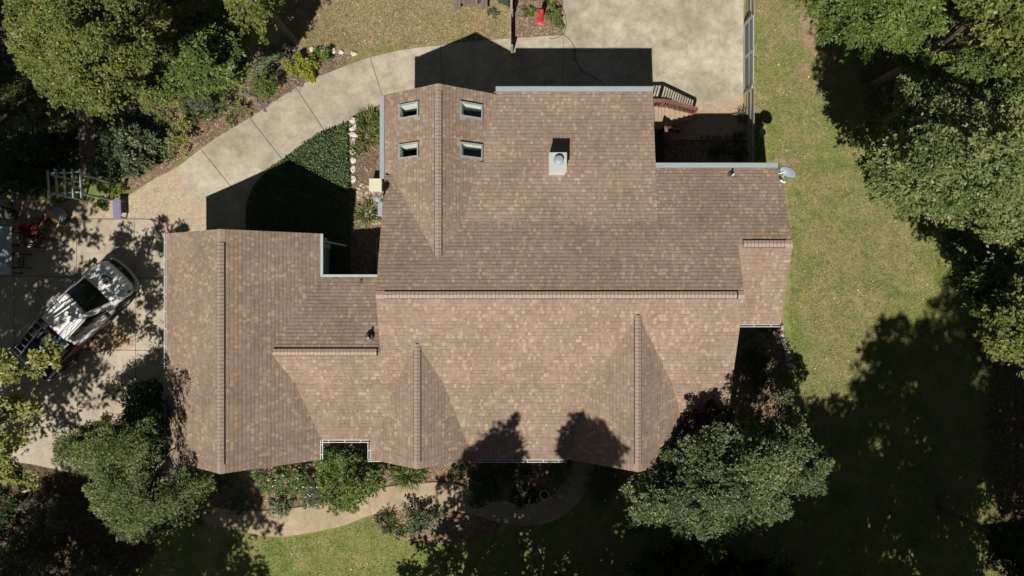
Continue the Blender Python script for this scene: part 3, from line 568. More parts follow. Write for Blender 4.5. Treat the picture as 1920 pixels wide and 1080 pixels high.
def window(x, y, z, w, h, ax, sg, name='window', panes=2):
    """a framed window on a wall; ax = 0 when the wall faces x, sg = side it faces"""
    o = bpy.data.objects.new(name, None); scn.collection.objects.link(o); o.parent = house; o.location = (x, y, z); o.rotation_euler = (0, 0, {(0, 1): PI/2, (0, -1): -PI/2, (1, 1): PI, (1, -1): 0}[(ax, sg)])
    mb = MB(); t = .07; mb.box(-w/2-t, w/2+t, -.05, .02, 0, t); mb.box(-w/2-t, w/2+t, -.05, .02, h-t, h); mb.box(-w/2-t, -w/2, -.05, .02, t, h-t); mb.box(w/2, w/2+t, -.05, .02, t, h-t)
    for k in range(1, panes): mb.box(-w/2+w*k/panes-.02, -w/2+w*k/panes+.02, -.045, .02, t, h-t)
    mb.build('frame', M['trimw'], o); mb = MB(); mb.box(-w/2, w/2, -.02, .01, t, h-t); mb.build('pane', M['tglass'], o)
for a in ((-11.5, -6.2, 2.1, 1.1, 1.3, 1, -1), (-9.0, -6.2, 2.1, 1.1, 1.3, 1, -1), (-6.4, -5.5, 2.1, 1.3, 1.3, 1, -1), (-3.45, -6.25, 2.0, 1.6, 1.4, 1, -1), (4.5, -6.25, 2.0, 1.8, 1.4, 1, -1), (7.9, -2.6, 1.9, 1.1, 1.3, 0, 1), (9.85, 1.6, 1.9, 1.4, 1.3, 0, 1), (-.2, 7.05, 1.6, 1.8, 1.4, 1, 1), (3.4, 7.05, 1.6, 1.4, 1.4, 1, 1), (-3.6, 7.05, 1.6, 1.2, 1.4, 1, 1)): window(*a)
mb = MB(); [mb.box(.62, 1.55, -4.66+k*.004, -4.60, 1.45+k*.5, 1.93+k*.5) for k in range(4)]; mb.build('door', M['dred'], house)
for y_ in (-4.6, -1.4):
    mb = MB(); [mb.box(-12.90, -12.85, y_, y_+2.6, 1.55+k*.52, 2.05+k*.52) for k in range(4)]; mb.build('garage_door', M['trimw'], house)
mb = MB()
mb.box(-7.575, -7.545, -.0, 1.80, 3.55, 3.84); mb.box(-7.575, -7.545, 1.62, 1.80, .9, 3.55)
mb.build('wall_trim', M['trimw'], house)
mb = MB(); mb.box(-7.58, -7.2, .56, 2.0, 3.86, 3.885); mb.build('soffit', M['trimw'], house)
mb = MB(); mb.box(-7.5, -7.17, 1.83, 1.93, 3.55, 3.80); mb.bar((-7.55, 1.86, 3.7), (-6.9, 1.76, 1.55), .07, .07); mb.build('downpipe', M['trimw'], house)
# gutters
def gut(x0, x1, y0, y1, z, kind='open', mat='white'):
    mb = MB()
    if kind == 'flat': mb.box(x0, x1, y0, y1, z-.13, z, bev=.008)
    else:
        t = .022; hx = (x1-x0) > (y1-y0)
        mb.box(x0, x1, y0, y1, z-.11, z-.09)
        if hx: mb.box(x0, x1, y0, y0+t, z-.09, z); mb.box(x0, x1, y1-t, y1, z-.09, z-.004); n = int((x1-x0)/.7)+1; [mb.box(x0+(x1-x0)*(i+.5)/n-.012, x0+(x1-x0)*(i+.5)/n+.012, y0+t, y1-t, z-.03, z-.008) for i in range(n)]
        else: mb.box(x0, x0+t, y0, y1, z-.09, z); mb.box(x1-t, x1, y0, y1, z-.09, z-.004); n = int((y1-y0)/.7)+1; [mb.box(x0+t, x1-t, y0+(y1-y0)*(i+.5)/n-.012, y0+(y1-y0)*(i+.5)/n+.012, z-.03, z-.008) for i in range(n)]
        if hx: mb.box(x0+.005, x1-.005, y0+t+.002, y1-t-.002, z-.089, z-.06, 1)
        else: mb.box(x0+t+.002, x1-t-.002, y0+.005, y1-.005, z-.089, z-.06, 1)
    return mb.build('gutter', [M[mat], M['black']], house)
gut(-.62, 5.36, 7.445, 7.66, 4.09, 'flat', 'grey'); gut(5.37, 10.12, 4.55, 4.75, 4.15, 'flat', 'grey'); gut(-5.03, -4.86, 4.16, 7.33, 4.05, 'flat', 'grey')
gut(-7.295, -7.19, .41, 2.07, 4.03, 'flat', 'lgrey'); gut(-7.19, -4.86, .415, .52, 4.03, 'flat', 'lgrey')
gut(-13.23, -13.145, -6.5, 2.07, 4.05); gut(-7.295, -7.20, -6.53, -5.79, 4.02); gut(-7.295, -5.45, -5.89, -5.785, 4.0); gut(-5.54, -5.435, -6.57, -5.90, 3.80); gut(-5.54, -5.0, -6.67, -6.59, 3.79)
gut(-1.50, 2.10, -6.70, -6.595, 3.79); gut(6.97, 8.19, -5.14, -5.035, 4.18); gut(6.955, 7.04, -5.7, -5.145, 3.80); gut(8.2, 10.15, -1.48, -1.38, 4.13)
# chimney
ch = bpy.data.objects.new('chimney', None); scn.collection.objects.link(ch); ch.parent = house; ch.location = (1.65, 4.52, 4.5)
mb = MB(); mb.box(-.30, .30, -.33, .34, -.3, .93); mb.build('shaft', M['white'], ch)
mb = MB(); mb.box(-.325, .325, -.355, .365, .90, .96, bev=.012); mb.build('top_plate', plain('chimney_metal', (.42, .45, .44), .5, var=.08), ch)
mb = MB(); mb.lathe((.03, .06, .96), [(.19, 0), (.185, .02), (.13, .03), (.13, .10), (.17, .12), (.175, .14), (.15, .175), (.06, .195), (.005, .2)], 24); mb.build('flue_cap', M['steel'], ch, smooth=False)
mb = MB(); mb.loft([[(-.34, -.45, .10), (.34, -.45, .10), (.36, -.345, .085), (-.36, -.345, .085)], [(-.34, -.45, .115), (.34, -.45, .115), (.36, -.345, .11), (-.36, -.345, .11)]]); mb.build('flashing', M['white'], ch)
# plumbing vents and small roof fittings
def vent_pipe(x, y, z, h=.22, r=.045):
    mb = MB(); mb.lathe((0, 0, 0), [(.16, .0), (.15, .022), (.075, .05), (.06, .1)], 14); mb.lathe((0, 0, .05), [(r, 0), (r, h), (r*.7, h), (r*.7, h-.06)], 12, 1); o = mb.build('vent_pipe', [M['charcoal'], M['trimw']], house, (x, y, z))
vent_pipe(8.2+.07, 4.23, 4.27); x, y, _ = at(693, 633, 4.9); vent_pipe(x, y, 4.97); 
x, y, _ = at(677, 528, 4.1); mb = MB(); mb.box(-.04, .04, -.1, .06, 0, .09); mb.build('roof_fitting', M['charcoal'], house, (x, y, 4.06))
# flue chase on the west wall
mb = MB(); mb.box(-5.12, -4.5, 2.75, 3.4, 0, 3.95, bev=.01); mb.build('flue_chase', M['grey'], house)
mb = MB(); mb.lathe((-4.88, 3.26, 3.95), [(.075, 0), (.075, 1.2), (.06, 1.22), (.06, 1.26), (.13, 1.28), (.13, 1.31), (.02, 1.4)], 16); mb.build('flue_pipe', M['steel'], house)
mb = MB(); 
mb.box(-12.6, -12.52, -6.35, -6.27, .8, 3.9); mb.build('downpipe', M['white'], house)
# ================================================================== DISH, DECK, FENCES, TRUCK, SMALL THINGS
def frame_of(n):
    n = Vector(n).normalized(); a = Vector((0, 0, 1)).cross(n).normalized(); return n, a, n.cross(a)
t = thing('satellite_dish', (10.30, 4.34, 4.5), 'blue-grey satellite dish on an arm at the back corner of the roof', 'satellite dish')
n, a, b = frame_of((-.55, -.80, .22)); mb = MB(); rings = []
for i in range(6):
    r = .29*i/5+.003; rings.append([a*math.cos(k*PI/12)*r*1.05+b*math.sin(k*PI/12)*r+n*(.55*r*r*1.6-.04) for k in range(24)])
for i in range(5, -1, -1):
    r = .29*i/5+.003; rings.append([a*math.cos(k*PI/12)*r*1.05+b*math.sin(k*PI/12)*r+n*(.55*r*r*1.6-.055) for k in range(24)])
mb.loft(rings); mb.build('reflector', M['dish'], t, smooth=True)
mb = MB(); mb.tube([(0, 0, -.25), (-.15, -.25, -.22), (-.13, -.36, -.02)], .018, 6); mb.build('feed_arm', M['white'], t)
mb = MB(); mb.tube([(-.05, .02, -.1), (-.2, -.02, -.2), (-.30, -.05, -.38)], .024, 8); mb.build('mast', M['white'], t)
mb = MB(); mb.tube([(-.27, -.30, 0), (-.19, -.38, 0), (-.09, -.39, 0)], .035, 8); mb.tube([(-.27, -.30, 0), (-.24, -.22, 0)], [.03, .02], 8, 1); mb.build('receiver', [M['white'], M['black']], t)

# deck and stairs in the back corner
dz = .80; D = thing('deck', (5.2, 6.0, 0), 'red-stained wooden deck and stairs in the back corner of the house', 'deck'); dx, dy = 5.2, 6.0
def loc(p): return (p[0]-dx, p[1]-dy, p[2])
def dk(px, py, z): x, y, z = at(px, py, z); return (x-dx, y-dy, z)
mb = MB(); x = dk(1222, 0, dz)[0]; yT = dk(0, 196, dz)[1]; yB = dk(0, 241, dz)[1]; xe = dk(1251, 0, dz)[0]
while x < xe-.05: mb.box(x, x+.128, yB, yT, dz-.03, dz); x += .14
mb.build('deck_floor', M['deck'], D)
mb = MB(); y0 = dk(0, 303, dz)[1]; y = yB-.14
while y > y0: mb.box(dk(1222, 0, dz)[0], dk(1246, 0, dz)[0], y, y+.125, dz-.03, dz-.002); y -= .14
mb.build('lower_boards', M['brownw'], D)
nst = 6
for i in range(nst):
    z = dz-(i+1)*dz/(nst+.6); xa, yt, _ = dk(1251+i*9.3, 197+i*3.2, z); _, yb, _ = dk(0, 238-i*3.4, z)
    mb = MB(); mb.box(xa-.02, xa+.11, yb, yt+.02, z-.035, z); mb.box(xa+.12, xa+.225, yb, yt+.02, z-.035, z); mb.box(xa-.02, xa, yb+.02, yt, z, z+.10); mb.build('step', M['deck'], D)
def railing(P, zb, zt, nb, wd=.13):
    """P list of (x, y) with base and top heights"""
    pts = [Vector((p[0], p[1], z)) for p, z in zip(P, zt)]; bs = [Vector((p[0], p[1], z)) for p, z in zip(P, zb)]
    for i in range(len(P)-1):
        mb = MB(); mb.bar(pts[i], pts[i+1], wd, .035); mb.build('handrail', M['redwood'], D)
        a0, a1 = bs[i]+Vector((0, 0, .1)), bs[i+1]+Vector((0, 0, .1)); c0, c1 = pts[i]-Vector((0, 0, .06)), pts[i+1]-Vector((0, 0, .06))
        mb = MB(); mb.bar(a0, a1, .04, .07); mb.build('rail', M['redwood'], D); mb = MB(); mb.bar(c0, c1, .04, .07); mb.build('rail', M['redwood'], D)
        mb = MB()
        for k in range(nb[i]): f = (k+.5)/nb[i]; mb.bar(a0.lerp(a1, f), c0.lerp(c1, f), .038, .038)
        mb.build('baluster', M['redwood'], D)
    for p, q in zip(pts, bs): mb = MB(); mb.bar((q.x, q.y, -.1 if q.z < .3 else .0), p-Vector((0, 0, .02)), .09); mb.build('post', M['redwood'], D)
a_ = dk(1222, 189, dz+.95); b_ = dk(1246, 188.5, dz+.95); c_ = dk(1308, 204, 1.0)
railing([a_, b_, c_], [dz, dz, .08], [dz+.95, dz+.95, .98], [4, 14], .15)
a_ = dk(1248, 238, dz+.95); b_ = dk(1254, 268, dz+.80); railing([a_, b_], [dz, dz-.1], [dz+.95, dz+.8], [8])
c_ = dk(1276, 242, .62); railing([a_, c_], [dz, -.02], [dz+.93, .6], [8], .1)

# fences
def rail_fence(name, label, X, Y0, Y1, h, mat='fwood'):
    t = thing(name, (X, Y0, 0), label, 'fence'); n = int((Y1-Y0)/2.2)+1
    for i in range(n): y = (Y1-Y0)*i/(n-1); g_ = float(gz(X, Y0+y)); mb = MB(); mb.box(-.05, .05, y-.05, y+.05, g_-.3, g_+h+.05, bev=.01); mb.build('post', M[mat], t)
    for j in range(5):
        mb = MB(); z = .10+(h-.12)*j/4
        for i in range(n-1):
            ya, yb = (Y1-Y0)*i/(n-1), (Y1-Y0)*(i+1)/(n-1); mb.bar((.07+.02*(j % 2), ya, z+float(gz(X, Y0+ya))), (.07+.02*(j % 2), yb-.02, z+float(gz(X, Y0+yb))), .03, .12)
        mb.build('rail', M[mat], t)
    return t
rail_fence('fence', 'grey wooden rail fence between the flagstone steps and the side lawn', 10.22, 5.0, 8.55, .95); rail_fence('fence', 'far stretch of grey wooden rail fence at the top edge beyond the gate', 10.22, 11.6, 15.5, .95)
t = thing('gate', (10.22, 8.62, 0), 'blue-grey mesh double gate in the wooden fence beside the patio', 'gate')
for k in range(2):
    o = bpy.data.objects.new('gate_leaf', None); scn.collection.objects.link(o); o.parent = t; o.location = (0, .04+k*1.46, 0)
    mb = MB(); L_ = 1.40
    for p, q in (((0, 0, .05), (0, L_, .05)), ((0, 0, 1.1), (0, L_, 1.1)), ((0, 0, .05), (0, 0, 1.2)), ((0, L_, .05), (0, L_, 1.2)), ((0, 0, .6), (0, L_, .6))): mb.tube([p, q], .025, 8)
    mb.build('frame', M['lgrey'], o); mb = MB()
    for i in range(27): mb.bar((0, .05+i*.05, .06), (0, .05+i*.05, 1.09), .022, .022)
    mb.build('mesh_panel', M['paleblue'], o)
# privacy fence by the lawn
t = thing('fence', (-.05, 10.3, 0), 'narrow board fence between the dry lawn and the plant bed at the top edge', 'fence')
mb = MB(); y = 0.02
while y < 4.6: mb.box(-.012, .012, y, y+.14, .03, (1.15 if y > 1.4 else .95)); y += .146
mb.build('board_panel', M['fwood'], t)
mb = MB(); mb.box(-.02, .07, 1.45, 4.6, 1.13, 1.17); mb.build('top_rail', M['fwood'], t)
for y, h in ((0, 1.0), (1.42, 1.25), (3.4, 1.25)): mb = MB(); mb.box(.012, .09, y-.045, y+.045, -.3, h); mb.build('post', M['fwood'], t)
# picnic table at the top edge
x, y, z = on(884, -20); t = thing('picnic_table', (x, y, z), 'weathered grey wooden picnic table with two benches at the top edge', 'picnic table')
mb = MB()
for i in range(4): mb.box(-.33+i*.165, -.33+i*.165+.15, -1.05, 1.05, .70, .74, bev=.006)
mb.build('table_top', M['oldwood'], t)
for s in (-1, 1): mb = MB(); [mb.box(s*.58-.14+i*.145, s*.58-.005+i*.145, -1.05, 1.05, .42, .46, bev=.006) for i in range(2)]; mb.build('bench_seat', M['oldwood'], t)
for y_ in (-.75, .75):
    mb = MB(); mb.bar((-.7, y_, .40), (.7, y_, .40), .04, .09); mb.bar((-.3, y_, .66), (.3, y_, .66), .04, .09)
    mb.build('cross_beam', M['oldwood'], t)
    for s in (-1, 1): mb = MB(); mb.bar((s*.25, y_+.05, .7), (s*.6, y_+.05, 0), .04, .1); mb.build('leg', M['oldwood'], t)
# red pump
x, y, z = on(1013, 40); t = thing('hand_pump', (x, y, z), 'red hand water pump with a black handle in the plant bed by the patio', 'pump')
mb = MB(); mb.lathe((0, 0, 0), [(.16, 0), (.16, .05), (.09, .08), (.085, .5), (.11, .52), (.11, .8), (.12, .95), (.10, 1.15), (.03, 1.25)], 16); mb.build('body', M['red'], t)
mb = MB(); mb.tube([(0, 0, .75), (-.12, -.02, .72), (-.2, -.02, .62)], .035, 8); mb.build('spout', M['red'], t); mb = MB(); mb.bar((-.25, .05, 1.30), (.1, .03, 1.27), .03, .03); mb.build('handle', M['black'], t)
mb = MB(); mb.box(-.15, .13, -.18, .12, -.05, .05, bev=.02); mb.build('base', M['rock'], t)
# garden hose
P = [on(px, py, .045) for px, py in curve_px([(1045, 2), (1056, 18), (1061, 36), (1060, 56), (1050, 68), (1035, 73), (1030, 71)], 5)]; mb = MB(); mb.tube(P, .013, 6)
tag(mb.build('garden_hose', M['charcoal']), 'short loop of thin dark hose along the corner of the patio', 'hose')
P = [on(px, py, .045) for px, py in curve_px([(1055, 64), (1068, 74), (1078, 92), (1079, 112), (1090, 130), (1110, 143), (1126, 152), (1134, 160)], 5)]; mb = MB(); mb.tube(P, .013, 6)
tag(mb.build('garden_hose', M['charcoal']), 'thin dark hose curving over the patio into the shadow of the house', 'hose')
# condenser units
x, y, z = on(706, 347, .45); t = thing('utility_box', (x-.05, y, z-.45), 'square cream utility box beside the metal flue on the west wall', 'box')
mb = MB(); mb.box(-.22, .25, -.24, .24, 0, .5, bev=.02); mb.build('body', M['beige'], t); mb = MB(); mb.box(-.25, .28, -.27, .27, .5, .53, bev=.01); mb.build('lid', M['beige'], t)
t = thing('air_conditioner', (-5.25, 1.05, 1.0), 'grey air conditioner in the shaded corner between the garage and main house', 'air conditioner')
mb = MB(); mb.box(-.38, .4, -.42, .42, 0, .78, bev=.08); mb.build('cabinet', M['siding'], t); mb = MB(); mb.lathe((0, 0, .78), [(.28, 0), (.28, .03), (.1, .05)], 20); mb.build('fan_grille', M['grey'], t)

# ---------------- arbour, bench, stepping slabs
x, y, z = on(127, 362); t = thing('garden_arbour', (x, y, z), 'small grey wooden arbour with five rafters over the garden path', 'arbour'); x0, y0 = x, y; ha = 2.15
def ar(px, py, h): X, Y, Z = at(px, py, z+h); return (X-x0, Y-y0, h)
for py in (325, 363): a = ar(90, py, ha); b = ar(157, py-3, ha); mb = MB(); mb.bar(a, b, .05, .1); mb.build('beam', M['grey'], t)
for i, px in enumerate((91, 106, 122, 137, 152)): mb = MB(); mb.bar(ar(px-2, 317+(i == 0)*2, ha+.1), ar(px+1, 371, ha+.1), .045, .09); mb.build('rafter', M['grey'], t)
for px in (94, 151):
    for py in (327, 362): a = ar(px, py, ha); mb = MB(); mb.bar((a[0], a[1], 0), a, .07); mb.build('post', M['grey'], t)
for i, (cx, cy, wx, wy, l) in enumerate([(158, 190, 17, 12, 'topmost and narrowest garden slab under the tree edge'), (161, 220, 33, 28, 'second brown garden slab below the olive green tree'), (164, 250, 33, 29, 'middle brown garden slab in the shaded path'), (166, 281, 31, 30, 'fourth brown garden slab down the shaded path'), (168, 312, 32, 28, 'lowest brown garden slab beside the arbour')]):
    x, y, z = on(cx, cy); k = (H-z)/F; rr = random.Random(i); mb = MB(); a = wx*k/2; b = wy*k/2; r_ = [[(sx*a+rr.uniform(-.03, .03), sy*b+rr.uniform(-.02, .02)) for sx, sy in ((-1, -1), (1, -1), (1, 1), (-1, 1))]]
    mb.loft([[(p[0], p[1], zz_) for p in r_[0]] for zz_ in (-.1, .06)]); o = bevel(mb.build('paving_slab', M['slab'], None, (x, y, z+.02), (0, 0, rr.uniform(-.05, .05))), .015); tag(o, l, 'paving slab', 'slabs of the garden path')
x, y, z = on(230, 394, .02); t = thing('bench', (x, y, z), 'small purple plastic bench on the stamped path', 'bench', rz=.03)
mb = MB(); mb.box(-.17, .17, -.40, .40, .38, .43, bev=.02); mb.box(-.12, .12, -.33, .33, .43, .437); mb.build('seat', M['purple'], t)
for sx in (-1, 1):
    for sy in (-1, 1): mb = MB(); mb.bar((sx*.14, sy*.34, 0), (sx*.13, sy*.33, .39), .05); mb.build('leg', M['purple'], t)
# ---------------- patio furniture on the left
x, y, z = at(5, 470, 2.3); t = thing('patio_table', (x, y, 1.52), 'long pale glass patio table cut by the left edge', 'table')
mb = MB(); mb.box(-.9, .33, -.98, .98, .72, .75, bev=.01); mb.build('table_top', M['ttop'], t)
for sx, sy in ((.25, .9), (.25, -.9), (-.8, .9), (-.8, -.9)): mb = MB(); mb.bar((sx, sy, 0), (sx, sy, .72), .05); mb.build('leg', M['charcoal'], t)
def slat_chair(label, px, py, rz, mat='brownw', cushion=None, recl=.2, ws=.52):
    x, y, z = on(px, py, .03); t = thing('slatted_chair', (x, y, z), label, 'chair', 'slatted wooden chairs round the left patio', rz)
    mb = MB(); [mb.box(-ws/2, ws/2, -.24+i*.085, -.24+i*.085+.062, .41, .43) for i in range(6)]; mb.build('seat', M[mat], t)
    mb = MB(); [mb.bar((-ws/2+.03+i*(ws-.06)/6, .27, .43), (-ws/2+.03+i*(ws-.06)/6, .27+recl, .98), .045, .018, up=(0, 1, 0)) for i in range(7)]; mb.bar((-ws/2, .27+recl, .98), (ws/2, .27+recl, .98), .05, .05); mb.build('backrest', M[mat], t)
    for s in (-1, 1):
        mb = MB(); mb.bar((s*(ws/2+.03), -.26, .64), (s*(ws/2+.03), .34, .64), .06, .025); mb.build('armrest', M[mat], t)
        mb = MB(); mb.bar((s*(ws/2+.02), -.24, 0), (s*(ws/2+.02), -.24, .63), .045); mb.build('leg', M[mat], t); mb = MB(); mb.bar((s*(ws/2+.02), .28, 0), (s*(ws/2+.02), .28, .63), .045); mb.build('leg', M[mat], t)
    if cushion: mb = MB(); mb.box(-ws/2+.03, ws/2-.03, -.22, .24, .435, .50, bev=.03); mb.build('cushion', M[cushion], t)
slat_chair('dark slatted chair with a cream cushion, nearest the upper corner of the glass table', 48, 448, PI/2*-1, cushion='cream'); slat_chair('dark slatted chair facing the lower half of the glass table', 47, 490, -PI/2, cushion='cream')
slat_chair('light-struck wooden slatted lounge chair below the round stone fire pit', 110, 428, -.6, 'deck', None, .35); slat_chair('dark slatted chair between the red flowers and the lounge chair', 84, 448, -.9, 'brownw', None, .3)
x, y, z = on(119, 405, .02); t = thing('fire_pit', (x, y, z), 'round grey fire pit with a domed lid beside the slatted chairs', 'fire pit'); mb = MB(); mb.lathe((0, 0, 0), [(.26, 0), (.28, .25), (.33, .3), (.33, .33)], 20); mb.build('bowl', M['charcoal'], t)
mb = MB(); mb.lathe((0, 0, .33), [(.335, 0), (.33, .03), (.25, .1), (.1, .14), (.02, .15)], 20); mb.build('lid', M['siding'], t)
for i, (px, py, l) in enumerate(((9, 398, 'round dark wicker stool in the upper left corner of the patio'), (26, 402, 'dark wicker stool right beside the round one'))):
    x, y, z = on(px, py, .02); t = thing('stool', (x, y, z), l, 'stool', 'wicker stools'); mb = MB(); mb.lathe((0, 0, 0), [(.2, 0), (.24, .2), (.25, .38), (.24, .42)], 16); mb.build('base', M['brownw'], t); mb = MB(); mb.lathe((0, 0, .42), [(.23, 0), (.24, .04), (.18, .09), (.02, .1)], 16); mb.build('cushion', M['grey' if i == 0 else 'charcoal'], t)
def potted(label, px, py, r, flower, seed, mat='green', pot='terracotta', fn=26):
    x, y, z = on(px, py, .03); t = thing('potted_plant', (x, y, z), label, 'potted plant'); mb = MB(); mb.lathe((0, 0, 0), [(r*.6, 0), (r*.85, .3), (r*.9, .32), (r*.9, .34), (r*.78, .34), (r*.75, .28)], 18); mb.build('pot', M[pot], t)
    rg = np.random.default_rng(seed); nb = 22; a = rg.uniform(0, 2*PI, nb); rr_ = r*1.1*np.sqrt(rg.uniform(0, 1, nb)); C = np.stack([rr_*np.cos(a), rr_*np.sin(a), rg.uniform(.35, .55, nb)], 1); q, lv = boughs(rg, C, a, .25, .15, 40, .06); leaf_mesh('foliage', q, LM[mat], lv, t)
    if flower:
        fb = MB(); q = random.Random(seed); [fb.rock((q.uniform(-r, r), q.uniform(-r, r), q.uniform(.5, .68)), .045, q, fl=.5) for _ in range(fn)]; fb.build('blossom', M[flower], t)
potted('pot of red flowers in front of the slatted lounge chair', 97, 419, .2, 'redfl', 3); potted('pot of small red flowers nearer to the glass table', 60, 432, .18, 'redfl', 4); potted('red-flowered pot in the middle between the dark slatted chairs', 78, 433, .2, 'redfl', 9)
x, y, z = on(1020, 922, .0); t = thing('garden_urn', (x, y, z), 'round clay garden urn with a ringed lid in the front bed', 'urn')
mb = MB(); mb.lathe((0, 0, 0), [(.13, 0), (.20, .15), (.22, .32), (.19, .42), (.20, .46), (.16, .46), (.14, .40), (.09, .38), (.085, .42), (.05, .44), (.01, .445)], 24); mb.build('body', M['terracotta'], t, smooth=False)
mb = MB(); mb.lathe((0, 0, .462), [(.20, 0), (.195, .012), (.165, .012), (.16, 0)], 24); mb.build('rim', M['stone'], t)
x, y, z = on(950, 968, 0); t = thing('garden_lantern', (x, y, z), 'small dark garden lantern by the lower edge of the front path', 'lantern'); mb = MB(); mb.lathe((0, 0, 0), [(.02, 0), (.02, .35), (.07, .36), (.07, .5)], 10); mb.build('body', M['charcoal'], t); mb = MB(); mb.lathe((0, 0, .5), [(.12, 0), (.10, .03), (.02, .08)], 12); mb.build('cap', M['stone'], t)
x, y, z = on(1415, 257, 0); t = thing('bird_feeder', (x, y, z), 'thin wire bird feeder standing in the shade just outside the fence', 'bird feeder'); mb = MB(); mb.tube([(0, 0, -.1), (0, 0, .9)], .015, 6); mb.build('pole', M['charcoal'], t)
mb = MB(); mb.lathe((0, 0, .9), [(.14, 0), (.15, .03), (.15, .04), (.1, .05)], 14); mb.build('tray', M['grey'], t)

# ---------------- stones
rr = random.Random(5)
def stone(px, py, rp, label, mat='stone', group=None, fl=.6, cat='stone', name='garden_stone'):
    x, y, z = on(px, py); r = rp*(H-z)/F; mb = MB(); mb.rock((0, 0, r*fl*.35), r, rr, fl=fl); tag(mb.build(name, M[mat], None, (x, y, z), smooth=False), label, cat, group)
for i, (px, py, r, l) in enumerate([(663, 227, 7, 'pale edging block touching the curved driveway'), (664, 240, 7, 'second pale edging block below the curved driveway'), (664, 253, 7.5, 'third pale edging block beside the ivy'), (664, 268, 7, 'lowest bright edging block beside the ivy')]): stone(px, py, r, l, group='pale edging blocks by the ivy', fl=.75)
for i, (px, py) in enumerate([(661, 284), (661, 300), (661, 318), (662, 336)]): stone(px, py, 6.5, 'flat tan edging stone low beside the ivy bed', 'stone', 'flat tan edging stones by the ivy', .3)
rb = [(1464, 614, 6), (1467, 628, 4), (1469, 640, 6), (1474, 651, 5), (1477, 662, 5), (1479, 673, 5), (1482, 685, 7), (1484, 696, 5), (1483, 706, 5), (1484, 716, 4), (1485, 727, 4), (1484, 738, 4.5), (1483, 750, 4)]
for i, (px, py, r) in enumerate(rb): stone(px, py, r, 'pale rounded stone in the curved edging between side bed and lawn', group='pale stones edging the side bed')
for px, py, r in [(533, 88, 5), (543, 91, 4.5), (550, 92, 4), (585, 92, 5), (592, 94, 4.5), (602, 95, 4), (626, 95, 5), (640, 98, 5), (664, 101, 5.5), (612, 95, 4)]: stone(px, py, r, 'pale stone in the row edging the dry lawn', group='pale stones edging the dry lawn')
for k in range(34):
    f = k/33; px = 452+f*48+rr.uniform(-6, 6); py = 168+f*38+rr.uniform(-5, 5); stone(px, py, rr.uniform(2.5, 5.5), 'brown rock in the rough row running down to the driveway', 'rock', 'brown rocks in the left bed', .4)
for k in range(22): stone(540+rr.uniform(-14, 26), 135+rr.uniform(-12, 38), rr.uniform(2, 4.5), 'brown rock between the shrubs above the driveway', 'rock', 'brown rocks between the shrubs', .4)
for px, py, r in [(1316, 257, 4), (1328, 258, 5), (1340, 257, 5), (1350, 259, 5), (1362, 258, 6), (1374, 257, 5), (1385, 260, 5), (1345, 265, 3.5), (1358, 266, 3.5)]: stone(px, py, r, 'shaded stone edging the bed below the flagstones', 'rock', 'stones edging the shaded bed')
for px, py, r in [(705, 985, 3), (720, 1000, 4), (745, 1012, 4), (770, 1015, 4), (715, 972, 3), (830, 1015, 4), (800, 1018, 4), (900, 984, 4), (384, 196, 4), (645, 475, 4)]: stone(px, py, r, 'small grey-brown stone lying in a planting bed', 'rock', 'small stones in the beds')
# river gravel
def scatter_rocks(name, poly, n, r0, r1, mat, seed, kind_label=None):
    rg = np.random.default_rng(seed); p = in_poly(rg, poly, n); q = random.Random(seed); mb = MB()
    for a, b in p: x, y, z = on(a, b); r = q.uniform(r0, r1); mb.rock((x, y, z+r*.2), r, q, m=q.choice([0, 0, 1]), fl=.5)
    o = mb.build(name, [M[mat], M['stone']]); return tag(o, 'loose river pebbles against the west wall' , 'pebbles', kind='stuff')
M['pebble'] = plain('pebble', (.36, .27, .19), .9, var=.4, scale=5)
scatter_rocks('pebbles', [(668, 345), (718, 345), (722, 415), (700, 422), (672, 412)], 420, .03, .075, 'pebble', 4)
# ================================================================== PICKUP TRUCK
tx, ty, _ = at(139, 595, 2.45); tz = float(gz(tx, ty))+.03; TA = math.radians(46.5)
T = thing('pickup_truck', (tx, ty, tz), 'white pickup truck with ladders in its bed and a dark emblem on its hood', 'pickup truck', rz=TA)
SEC = [(2.56, .50, .60, .74), (2.50, .70, .74, .86), (2.36, .83, .86, .98), (2.05, .885, .93, 1.04), (1.75, .90, .97, 1.09), (1.5, .90, .99, 1.13), (1.38, .90, 1.00, 1.13), (.6, .90, 1.00, 1.07), (0, .90, 1.01, 1.06), (-.73, .90, 1.02, 1.05)]
def ring(x, hw, zs, zt, zb=.36):
    pr = [(hw*.86, zb), (hw*.985, zb+.10), (hw, .62), (hw*.995, zs-.12), (hw*.965, zs-.02), (hw*.90, zs+.03), (hw*.80, zt-.012), (hw*.55, zt+.012), (hw*.2, zt+.022)]
    return [(x, -y, z) for y, z in pr]+[(x, y, z) for y, z in pr[::-1]]
mb = MB(); mb.loft([ring(*s_) for s_ in SEC[::-1]]); body = recalc(mb.build('body', M['truck'], T, smooth=True))
